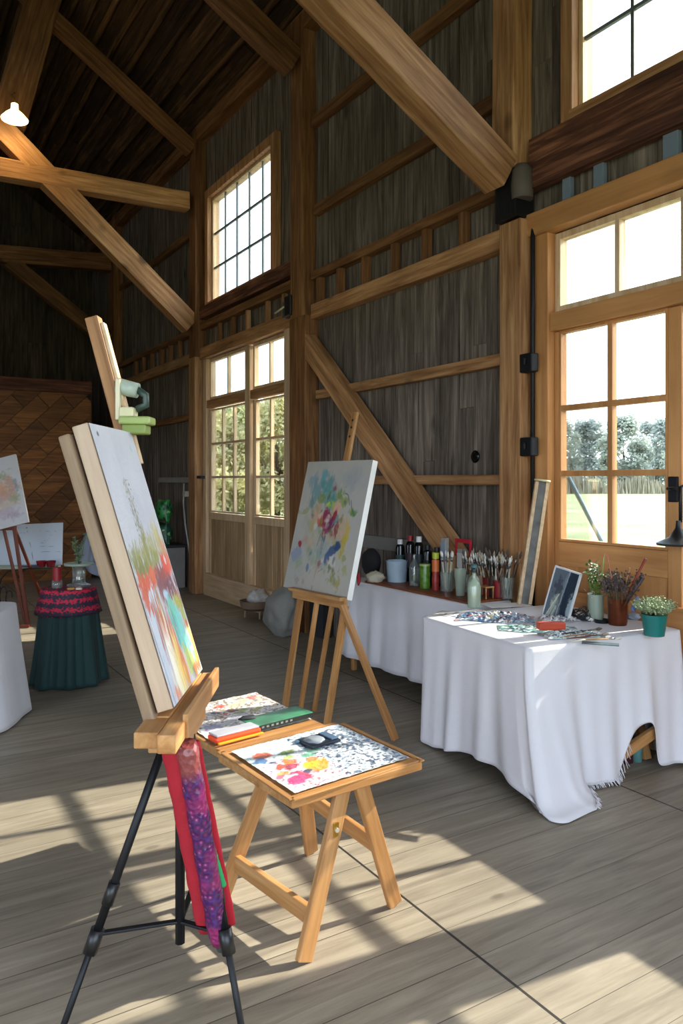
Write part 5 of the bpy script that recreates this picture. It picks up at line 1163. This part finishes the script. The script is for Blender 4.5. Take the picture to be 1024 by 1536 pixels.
for i, (px, py, r_, c, nm, lb) in enumerate(((968, 838, .008, '8a3220', 'palette_knife', 'dark red tool handle rising furthest from the copper mug'), (964, 866, .011, '3a2c34', 'wide_brush', 'thick dark brush handle slanting out of the copper mug'), (944, 852, .005, 'b0703a', 'thin_brush', 'thin tan brush handle slanting from the copper mug'), (910, 828, .003, 'c06a50', 'flower_stem', 'single tall pink-tipped stem above the dried flowers'))):
    q = PD(px, py, 4.30); b0 = p+V(.01*(i-1.5), .01, .03); bm = BM(); tube(bm, [b0, b0.lerp(q, .6), q], [r_*.6, r_*.8, r_], 7); tt = put(nm, bm, M(c, .5), label=lb, cat='brush' if i < 3 else 'stem', smooth=True)
bm = BM(); q = PD(952, 905, 4.22)
for k in range(5): blob(bm, q+CW(-.008+k*.005, 0, -.03+k*.013), .017, 3+k, .3, 1.8, 2, (1, .7, 1))
put('blue_cloth_tip', bm, M('6a7cb0', .8), smooth=True, parent=t, label='blue cloth hanging over the rim')
bm = BM(); q = W(950, 929); blob(bm, q+V(0, 0, .02), .034, 9, .5, 2.2, 3, (1, 1.2, .6)); put('tissue', bm, M('b4bfd0', .7, var=.3), smooth=True, label='crumpled bluish tissue between copper mug and teal pot', cat='tissue')
# teal pot with fine pale plant
p = W(981, 953); t = vessel('potted_plant', p, [(.052, 0), (.066, .10), (.068, .115), (.062, .115), (.058, .09)], M('0e6f68', .35), 'teal pot with a dome of fine pale green foliage', 'plant', part='pot', n=28)
bm = BM(); lathe(bm, [(.01, .095), (.06, .1)], p, 20); put('soil', bm, M('4a3826', .95), t)
bm = BM(); rdp = random.Random(6)
for i in range(1300):
    a = rdp.uniform(0, 6.28); ti = rdp.random()**.6*.85; L_ = .118*rdp.uniform(.6, 1.05); d = V(math.cos(a)*math.sin(ti), math.sin(a)*math.sin(ti), math.cos(ti)); b0 = p+V(math.cos(a)*.03*math.sin(ti)*1.6, math.sin(a)*.03*math.sin(ti)*1.6, .095)
    q = b0+d*L_; s = d.orthogonal().normalized()*.0009; bm.faces.new([bm.verts.new(b0-s), bm.verts.new(b0+s), bm.verts.new(q)])
    for k in range(3):
        c_ = b0+d*L_*rdp.uniform(.55, 1); e = Vector((rdp.gauss(0, 1), rdp.gauss(0, 1), rdp.gauss(0, 1))).normalized()*.006; f_ = e.orthogonal().normalized()*.004
        bm.faces.new([bm.verts.new(c_+e), bm.verts.new(c_+f_), bm.verts.new(c_-e), bm.verts.new(c_-f_)])
put('foliage', bm, M('a9b78c', .8, var=.25, scale=20), t, kind='stuff')
# black lamp on the door stile at the frame edge
t = thing('wall_lamp', V(3.93, 2.66, 1.27), 'black bracket lamp with a flat cone shade at the door meeting stile', 'lamp')
bm = BM(); tube(bm, [(3.90, 2.665, 1.36), (3.90, 2.665, 1.56), (3.98, 2.665, 1.58)], .010, 8); put('lamp_arm', bm, M_iron, t)
bm = BM(); lathe(bm, [(.115, 0), (.118, .012), (.05, .045), (.016, .10), (.012, .14)], (3.88, 2.665, 1.23), 28, cap0=True, cap1=True); put('lamp_shade', bm, M_black, t, smooth=2)
# ================================================================ by the far door
p = PZ(383, 926); t = thing('wooden_basket', p, 'small round wooden tub on short legs beside the double door', 'basket')
bm = BM(); lathe(bm, [(.13, .09), (.17, .12), (.185, .20), (.175, .20), (.15, .13)], p, 20); put('bowl', bm, M('7c6450', .8), t, smooth=2)
for a in (.5, 2.6, 4.7): bm = BM(); q = p+V(math.cos(a)*.12, math.sin(a)*.12, 0); tube(bm, [q, q+V(0, 0, .11)], .014, 6); put('leg', bm, M('a08c74', .8), t)
bm = BM(); blob(bm, PD(388, 897, 8.85), .13, 4, .4, 1.6, 3, (1, 1, .8)); bm2 = bm; put('crumpled_cloth', bm2, M('c2bcb4', .85, var=.3, scale=20), smooth=True, label='crumpled pale patterned cloth heaped in the wooden tub', cat='cloth')
p = V(3.60, 7.0, 0); bm = BM(); blob(bm, p+V(0, 0, .23), .21, 13, .22, 1.3, 4, (.8, 1.2, 1.25)); 
for v in bm.verts: v.co.z = max(.0, v.co.z)
put('grey_sack', bm, M('85827a', .9, var=.2), smooth=True, label='slumped grey sack behind the tulip easel by the double door', cat='sack')
bm = BM(); box(bm, (3.86, 6.62, .0), (3.96, 6.9, .52)); put('leaning_board', bm, M('2a2a2c', .8), label='low dark board leaning between grey sack and post', cat='board')
# black flood lamp above the double door
t = thing('flood_lamp', PX(436, 465, 3.9), 'small black box lamp clamped above the corner of the double door', 'lamp'); q = PX(438, 462, 3.88)
bm = BM(); box(bm, (3.80, q.y-.1, q.z-.10), (3.98, q.y+.04, q.z+.12)); put('lamp_box', bm, M_black, t, bevel=.012)
bm = BM(); box(bm, (3.82, q.y+.06, q.z-.1), (3.93, q.y+.12, q.z+.08)); put('lamp_bracket', bm, M('4c5052', .5), t, bevel=.006)
bm = BM(); tube(bm, [(3.80, q.y+.04, q.z+.01), (3.78, q.y+.22, q.z-.03)], .01, 6); put('clamp_handle', bm, M('c8bc98', .5), t)
def printmat(c, k):
    m, nt, b = new_mat('printed_bag'); L = nt.links; tc = nt.nodes.new('ShaderNodeTexCoord'); n = nt.nodes.new('ShaderNodeTexNoise'); n.inputs['Scale'].default_value = 9+k*2; n.inputs['Detail'].default_value = 3
    L.new(tc.outputs['Object'], n.inputs['Vector']); r = ramp(nt, n.outputs['Fac'], [(.40, '0f3a30'), (.47, c), (.60, c), (.66, 'a8d8a0')]); L.new(r.outputs[0], b.inputs['Base Color']); b.inputs['Roughness'].default_value = .35; return m
# counter with green bags, behind the tall easel
c_ = PZ(262, 892); bm = BM()
t = thing('storage_counter', V(3.7, 11.1, 0), 'grey counter with dark top standing against the boards behind the tall easel', 'counter')
boxpart('counter_body', t, M('8b8680', .7), ((3.45, 10.85, 0), (3.95, 12.2, .60)))
boxpart('counter_top', t, M('2c2a2a', .5), ((3.40, 10.8, .60), (3.97, 12.25, .64)))
for k, (zz, w_, c, lb) in enumerate(((.64, .22, '1f5a40', 'lower dark green printed bag on the grey counter'), (.98, .24, '2f8f3e', 'bright green pillow-shaped bag on top of the darker green bag'))):
    bm = BM(); g_ = bmesh.ops.create_cube(bm, size=2); bmesh.ops.subdivide_edges(bm, edges=bm.edges[:], cuts=9, use_grid_fill=True)
    for v in bm.verts:
        x, y, z = v.co; ed = max(abs(y), abs(z)); th = (1-abs(y)**3)*(1-abs(z)**3); pin = 1-.10*(1-abs(z)**2)*(abs(y) > .5)
        v.co = Vector((3.68+x*(.02+.10*max(0, th)), 11.02+y*.20*(1-.12*(1-z*z)*abs(y)), zz+.168+z*.165*(1-.12*(1-y*y)*abs(z))+(.006*mnoise.noise(Vector((y*3, z*3, k)))))); v.co.z = max(v.co.z, zz)
    put('green_bag', bm, printmat(c, k), smooth=True, label=lb, cat='bag')
bm = BM(); tube(bm, [(3.985, 11.0, 1.55), (3.985, 11.02, 1.25), (3.985, 10.95, .95), (3.985, 10.75, .5), (3.985, 10.7, .01)], .012, 6); put('white_cable', bm, M('c8c8c8', .5), label='pale cable hanging from the wall rail above the green bags', cat='cable')
bm = BM(); box(bm, (3.80, 10.45, 1.36), (3.9, 10.55, 1.44)); put('wall_switch', bm, M('bdb4a4', .5), label='small pale switch box by the far side of the double door', cat='switch', bevel=.006)
# white drape against the partition
bm = BM(); c0 = PD(146, 765, 12.3); rows, cols_ = 24, 30; g = []
for j in range(rows+1):
    t_ = j/rows; wd = .05+.30*t_; g.append([])
    for i in range(cols_+1):
        a = (i/cols_-.5); q = c0+rgt*(a*2*wd-.02*t_)+fwd*(.03*math.sin(a*22+t_)+.02*math.sin(a*9)); q.z = c0.z-t_*(.98+.22*math.sin(a*3+1)-.1); g[-1].append(bm.verts.new(q))
for j in range(rows):
    for i in range(cols_): bm.faces.new((g[j][i], g[j][i+1], g[j+1][i+1], g[j+1][i])).smooth = True
o = put('white_drape', bm, M('b9bfd2', .8), label='white cloth hanging against the brown diagonal boards', cat='cloth'); md = o.modifiers.new('s', 'SOLIDIFY'); md.thickness = .01
bm = BM(); tube(bm, [c0+V(0, 0, .02), V(c0.x, 12.76, c0.z+.02)], .012, 6); put('peg', bm, M_iron, o)
# ================================================================ left group
def poly_circle(c, r, n, rot=0): return [(c[0]+r*math.cos(rot+6.2832*k/n), c[1]+r*math.sin(rot+6.2832*k/n)) for k in range(n)]
pc_ = CW(-2.16, 6.02); 
t = thing('side_table', pc_, 'small round side table hidden by a red banded green skirt', 'table')
bm = BM(); lathe(bm, [(.19, .70), (.195, .735)], pc_, 28, cap1=True); put('tabletop', bm, M_easel, t)
for k in range(3):
    a = k*2.1; q = pc_+V(math.cos(a)*.15, math.sin(a)*.15, 0); bm = BM(); tube(bm, [q, q+V(0, 0, .70)], .015, 6); put('leg', bm, M_easel, t)
M_green = plain('dark_green_skirt', '0b3331', .75, sheen=.05, bump=.1)
sk = drape('table_skirt', poly_circle(pc_, .205, 24), .742, .012, M_green, r=.01, flare=.085, amp=.034, freq=27, seed=21, rows=22, label='dark green gathered cloth skirt reaching the floor under the red patterned band', cat='skirt')
def band_mat():
    m, nt, b = new_mat('red_pattern'); L = nt.links; tc = nt.nodes.new('ShaderNodeTexCoord'); mp = nt.nodes.new('ShaderNodeMapping'); mp.inputs['Scale'].default_value = (48, 48, 75); L.new(tc.outputs['Object'], mp.inputs['Vector'])
    vo = nt.nodes.new('ShaderNodeTexVoronoi'); vo.inputs['Scale'].default_value = 1; L.new(mp.outputs[0], vo.inputs['Vector'])
    sp = nt.nodes.new('ShaderNodeSeparateXYZ'); L.new(tc.outputs['Object'], sp.inputs[0]); st = mth(nt, 'SINE', mth(nt, 'MULTIPLY', sp.outputs[2], 95.0))
    f = mth(nt, 'ADD', mth(nt, 'MULTIPLY', st, .28), vo.outputs['Distance']); r = ramp(nt, f, [(.25, 'c01838'), (.42, '8a1230'), (.52, '1c2038'), (.75, '251a2c')]); L.new(r.outputs[0], b.inputs['Base Color']); b.inputs['Roughness'].default_value = .7; return m
M_band = band_mat()
drape('table_cover', poly_circle(pc_, .208, 24), .75, .555, M_band, r=.01, flare=.05, amp=.004, freq=19, seed=21, rows=8, label='red and navy patterned cover on the small green-skirted table', cat='table cover')
def onT(px, py, z=.756): return PZ(px, py, z)
p = onT(89, 889); p = CW(-2.23, 5.96, .752); t = vessel('red_candle', p+V(0, 0, 0), [(.032, .035), (.034, .165)], M('8e1420', .35), 'dark red candle in a clear glass on the patterned cover', 'candle', part='wax', extra=())
bm = BM(); lathe(bm, [(.038, 0), (.04, .06), (.038, .06), (.034, .005)], p, 20); put('glass_holder', bm, M_glass, t); bm = BM(); lathe(bm, [(.03, .165), (.005, .166)], p, 16, cap0=False); put('wax_top', bm, M('7a1018', .4), t); bm = BM(); tube(bm, [p+V(0, 0, .165), p+V(.002, 0, .178)], .0015, 5); put('wick', bm, M_black, t)
p = CW(-2.10, 6.08, .752); t = thing('cake_stand', p, 'glass pedestal stand beside the red candle', 'glass stand')
bm = BM(); lathe(bm, [(.09, 0), (.092, .012), (.06, .02), (.05, .03), (.05, .15), (.06, .158)], p, 24); put('pedestal', bm, M_glass, t); bm = BM(); lathe(bm, [(.02, .16), (.11, .165), (.115, .185), (.108, .185), (.1, .172)], p, 28, cap0=True); put('glass_plate', bm, M_frost, t)
p2 = p+V(0, 0, .176); t = thing('sprig_plant', p2, 'upright sprig of grey-green leaves on the glass stand', 'plant'); bm = BM(); lv = BM(); rdx = random.Random(2)
for i in range(10):
    a = rdx.uniform(0, 6.28); q1 = p2+V(math.cos(a)*.03, math.sin(a)*.03, .1); q2 = p2+V(math.cos(a)*.05, math.sin(a)*.05, rdx.uniform(.14, .24)); tube(bm, [p2, q1, q2], .002, 5)
    for k in range(12): c_ = (q1.lerp(q2, rdx.random()) if k > 4 else p2.lerp(q1, rdx.random())); foliage(lv, c_, 1, .01, .01, .028, rdx)
put('stems', bm, M('5f6f4a', .7), t); put('leaves', lv, M('6f8560', .7, var=.3), t)
for px, py, r_, lb in ((112, 886, .03, 'tiny gold tea light on the patterned cover'), (124, 884, .025, 'small pale shell on the patterned cover near the glass stand')):
    q = onT(px, py+4); q = CW(-2.09+.06*(px-112)/12, 5.88, .753); bm = BM(); lathe(bm, [(r_, 0), (r_*1.1, .012), (r_*.5, .016)], q, 14, cap1=True); put('tea_light' if px < 120 else 'sea_shell', bm, M('b88a4a' if px < 120 else 'd8c4b0', .4), label=lb, cat='tea light' if px < 120 else 'shell')
# white cloth table cut by the frame edge
cq = CW(-2.62, 4.98); t = thing('corner_table', cq, 'table hidden by the creased white cloth at the frame edge', 'table'); sq = [CW(*q) for q in ((-2.95, 4.70), (-2.15, 4.72), (-2.10, 5.35), (-2.95, 5.35))]
sq = [CW(-3.1, 4.62), CW(-2.18, 4.78), CW(-2.26, 5.35), CW(-3.1, 5.3)]
bm = BM(); vs_ = [bm.verts.new((q.x*.97+cq.x*.03, q.y*.97+cq.y*.03, z)) for z in (.70, .735) for q in sq]
for f in ((0,3,2,1),(4,5,6,7),(0,1,5,4),(1,2,6,5),(2,3,7,6),(3,0,4,7)): bm.faces.new([vs_[i] for i in f])
put('tabletop', bm, M_easel, t)
for q in sq: q2 = q*.85+cq*.15; bar('leg', V(q2.x, q2.y, .7), V(q2.x, q2.y, 0), .04, .04, M_easel, t)
drape('tablecloth', [tuple(q[:2]) for q in sq], .745, .012, M_white, r=.09, flare=.09, amp=.02, freq=11, seed=31, rows=20, label='creased white cloth falling to the floor in front of the green-skirted table', cat='tablecloth')
# back-left easel with pale painting, sketch boards on a glass table
t = thing('display_easel', CW(-3.5, 8.4), 'red-brown easel with slim legs holding the pale floral painting', 'easel')
def ez(px, py, f): return PD(px, py, f)
bar('leg', PD(21, 790, 8.35), PZ(43, 940), .035, .03, M_dark_easel, t, up=tuple(-fwd)); bar('leg', PD(8, 790, 8.38), PZ(61, 900) if False else PD(60, 900, 8.75), .001, .001, M_dark_easel, t) if False else None
bar('leg', PD(5, 790, 8.40), PD(39, 938, 8.34), .03, .03, M_dark_easel, t, up=tuple(-fwd)); bar('leg', PD(20, 788, 8.42), PD(66, 905, 8.75), .03, .03, M_dark_easel, t, up=tuple(-fwd))
bar('crossbar', PD(-60, 791, 8.36), PD(24, 789, 8.36), .04, .09, M_dark_easel, t); bar('foot_bar', PZ(-40, 944)+V(0,0,.02), PZ(44, 942)+V(0,0,.02), .03, .03, M_dark_easel, t)

cz = thing('floral_painting', PD(-10, 784, 8.3), 'pale painting of an orange-green bouquet cut by the frame edge', 'painting')
a_, b_, c_ = PD(-70, 790, 8.30), PD(43, 783, 8.30), PD(20, 682, 8.42); exx = (b_-a_); We = exx.length; exx.normalize(); euu = (c_-b_); euu -= exx*euu.dot(exx)*0; He = euu.length; euu.normalize()
euo = (euu-exx*euu.dot(exx)).normalized(); nn = exx.cross(euo); nn = nn if nn.dot(fwd) < 0 else -nn
Mx = Matrix((exx, euo, exx.cross(euo))).transposed().to_4x4(); Mx.translation = a_; Mx = Mx @ Matrix.Translation((We, 0, 0)) @ Matrix.Rotation(R(11), 4, 'Z') @ Matrix.Translation((-We, 0, 0))
sg = 1 if exx.cross(euo).dot(nn) > 0 else -1
bm = BM(); box(bm, (0, 0, min(0, -sg*.03)), (We, He, max(0, -sg*.03))); put('stretcher', bm, M('d0ccc6', .8), cz, Mx, bevel=.003)
P = Paint(110, 110, 'c9c5c6', 61)
for u, v, ru, rv, c in ((.72, .5, .25, .3, 'c8a890'), (.75, .72, .15, .1, '8f9a70'), (.85, .6, .1, .15, 'b88a6a'), (.7, .55, .12, .12, 'd09a70'), (.78, .45, .15, .1, 'c09078'), (.88, .4, .07, .1, '98a078'), (.65, .4, .1, .1, 'b8a0a0'), (.7, .2, .2, .1, 'b8a4b0'), (.8, .15, .12, .06, 'a890a4'), (.6, .7, .1, .1, '9ca890'), (.93, .55, .04, .1, '7a8a98'), (.75, .3, .1, .05, 'c4b49a')):
    P.dab(u, v, ru, rv, c, .7, 0, 1.0, .6, (16, 16))
Mg2 = Mx.copy(); P.put('painted_canvas', lambda u, v: Mg2 @ V(u*We, v*He, sg*.002), M_paintcan, cz)
# glass table with scrolled iron stand
gt = thing('glass_table', CW(-3.9, 8.9), 'glass-topped table on a scrolled iron stand beneath the sketch board', 'table')
ga, gb = CW(-4.3, 8.62), CW(-3.2, 8.62); gd, gc = CW(-4.6, 9.2), CW(-3.38, 9.2); bm = BM(); v_ = [bm.verts.new(V(q.x, q.y, z)) for z in (.588, .60) for q in (ga, gb, gc, gd)]
for f in ((0,3,2,1),(4,5,6,7),(0,1,5,4),(1,2,6,5),(2,3,7,6),(3,0,4,7)): bm.faces.new([v_[i] for i in f])
bmesh.ops.recalc_face_normals(bm, faces=bm.faces); put('glass_top', bm, M_frost, gt)
for q in (ga, gb, gc, gd): qq = q.lerp((ga+gb+gc+gd)/4, .12); bm = BM(); tube(bm, [V(qq.x, qq.y, 0), V(qq.x, qq.y, .588)], .012, 8); put('leg', bm, plain('grey_metal', '77736c', .4, .6), gt)
for k in range(3):
    bm = BM(); c_ = PD(-2+k*9, 884+6*k, 8.5); pts = [c_+rgt*(math.cos(a/6)*(.012*a/6+.015))+V(0, 0, math.sin(a/6)*(.03*a/6+.02)) for a in range(0, 34)]; tube(bm, pts, .006, 6); put('scroll', bm, M_iron, gt)
bm = BM(); tube(bm, [PD(-4, 900, 8.56), PD(2, 868, 8.56), PD(12, 857, 8.56), PD(40, 853, 8.58), PD(85, 852.4, 8.6)], .008, 6); put('curved_rail', bm, M_iron, gt)
sb = thing('sketch_board', PD(55, 851, 8.9), 'white board with faint pencilled plan drawings standing on the glass table', 'board'); s0, s1 = PD(-50, 851, 8.95), PD(93, 849, 8.95); zb = .602; s0.z = s1.z = zb
exx = (s1-s0); We = exx.length; exx.normalize(); upb = (V(0, 0, 1)*.985+fwd*.17); euo = (upb-exx*upb.dot(exx)).normalized(); nb = exx.cross(euo); sg2 = 1 if nb.dot(fwd) < 0 else -1
Mx = Matrix((exx, euo, nb)).transposed().to_4x4(); Mx.translation = s0; Mx = Mx @ Matrix.Translation((We, 0, 0)) @ Matrix.Rotation(R(2.5), 4, 'Z') @ Matrix.Translation((-We, 0, 0)); He = .50
bm = BM(); box(bm, (0, 0, min(0, -sg2*.012)), (We, He, max(0, -sg2*.012))); put('panel', bm, M('c4ccd6', .7), sb, Mx)
P = Paint(200, 100, 'c6ced8', 71)
P.line(.62, .9, .86-.16, .12, .004, '3c4048'); P.dab(.62, .91, .008, .015, '30343c', 1, 0, .2, .3)
for y_ in (.8, .52, .44): P.line(.76, y_+.02, .93, y_, .004, '6a7078', .8)
P.line(.74, .33, .97, .31, .004, '50565e', .8); P.line(.47, .8, .6, .79, .005, '50565e', .8); P.line(.33, .42, .45, .42, .004, '50565e', .7)
for i in range(26): P.line(.47+.135*rng.random(), .5+.25*rng.random(), .48+.12*rng.random(), .52+.2*rng.random(), .003, '8a9098', .5, .03)
for i in range(5): P.line(.79, .72-.045*i, .79+.1*rng.random()+.02, .72-.045*i, .005, '7a8088', .7, .02)
for i in range(7): P.line(.49+.016*i, .62, .49+.016*i, .68, .004, '767c86', .7, .02)
Mg3 = Mx.copy(); P.put('drawing', lambda u, v: Mg3 @ V(u*We, v*He, sg2*.002), colattr('pencil_print', .7, 0), sb)
for px, c, lb, nm in ((62, '8c1c26', 'low red glass cup in front of the sketch board', 'red_cup'), (76, '7a1820', 'second red glass cup beside its twin, nearer the glass stand', 'red_cup')):
    p = PD(px, 850, 8.74); p.z = .601; vessel(nm, p, [(.04, 0), (.06, .07), (.056, .07), (.036, .008)], M(c, .2), lb, 'cup', part='cup_body')
p = PD(45, 850, 8.74); p.z = .601; bm = BM(); box(bm, (-.12, -.05, 0), (.12, .05, .02)); put('folded_magazine', bm, M('4a4258', .5, var=.4), None, loc_frame(p, rgt), label='dark folded magazine on the glass table', cat='magazine', bevel=.003)
# barn lamp
q = PD(22, 180, 9.1); t = thing('pendant_lamp', q, 'small glowing barn lamp hanging under the roof timbers', 'lamp')
bm = BM(); lathe(bm, [(.15, 0), (.155, .012), (.10, .075), (.045, .12), (.04, .19), (.02, .2)], q, 24, cap0=False, cap1=True)
me = bpy.data.materials.new('lamp_shade_glow'); me.use_nodes = True; bb = me.node_tree.nodes['Principled BSDF']; bb.inputs['Base Color'].default_value = lin('f4e6b8'); bb.inputs['Emission Color'].default_value = (1, .78, .38, 1); bb.inputs['Emission Strength'].default_value = 2.6
put('lamp_shade', bm, me, t, smooth=2)
bm = BM(); bmesh.ops.create_uvsphere(bm, u_segments=16, v_segments=10, radius=.05, matrix=Matrix.Translation(q+V(0, 0, .03))); mb_ = me.copy(); mb_.node_tree.nodes['Principled BSDF'].inputs['Emission Strength'].default_value = 25; put('bulb', bm, mb_, t, smooth=True)
bm = BM(); pts = [q+V(0, 0, .2), q+V(.01, 0, .25), q+V(-.03, 0, .29), q+V(0, 0, .33), q+V(0, .9, .7)]; tube(bm, pts, .008, 6); put('hook_cord', bm, plain('brass_hook', '8a6428', .4, .8), t)
ll = bpy.data.lights.new('lamp_glow', 'POINT'); ll.energy = 4; ll.color = (1, .72, .4); ll.shadow_soft_size = .06; lo_ = bpy.data.objects.new('lamp_glow', ll); COL.objects.link(lo_); lo_.location = q+V(0, 0, -.06)
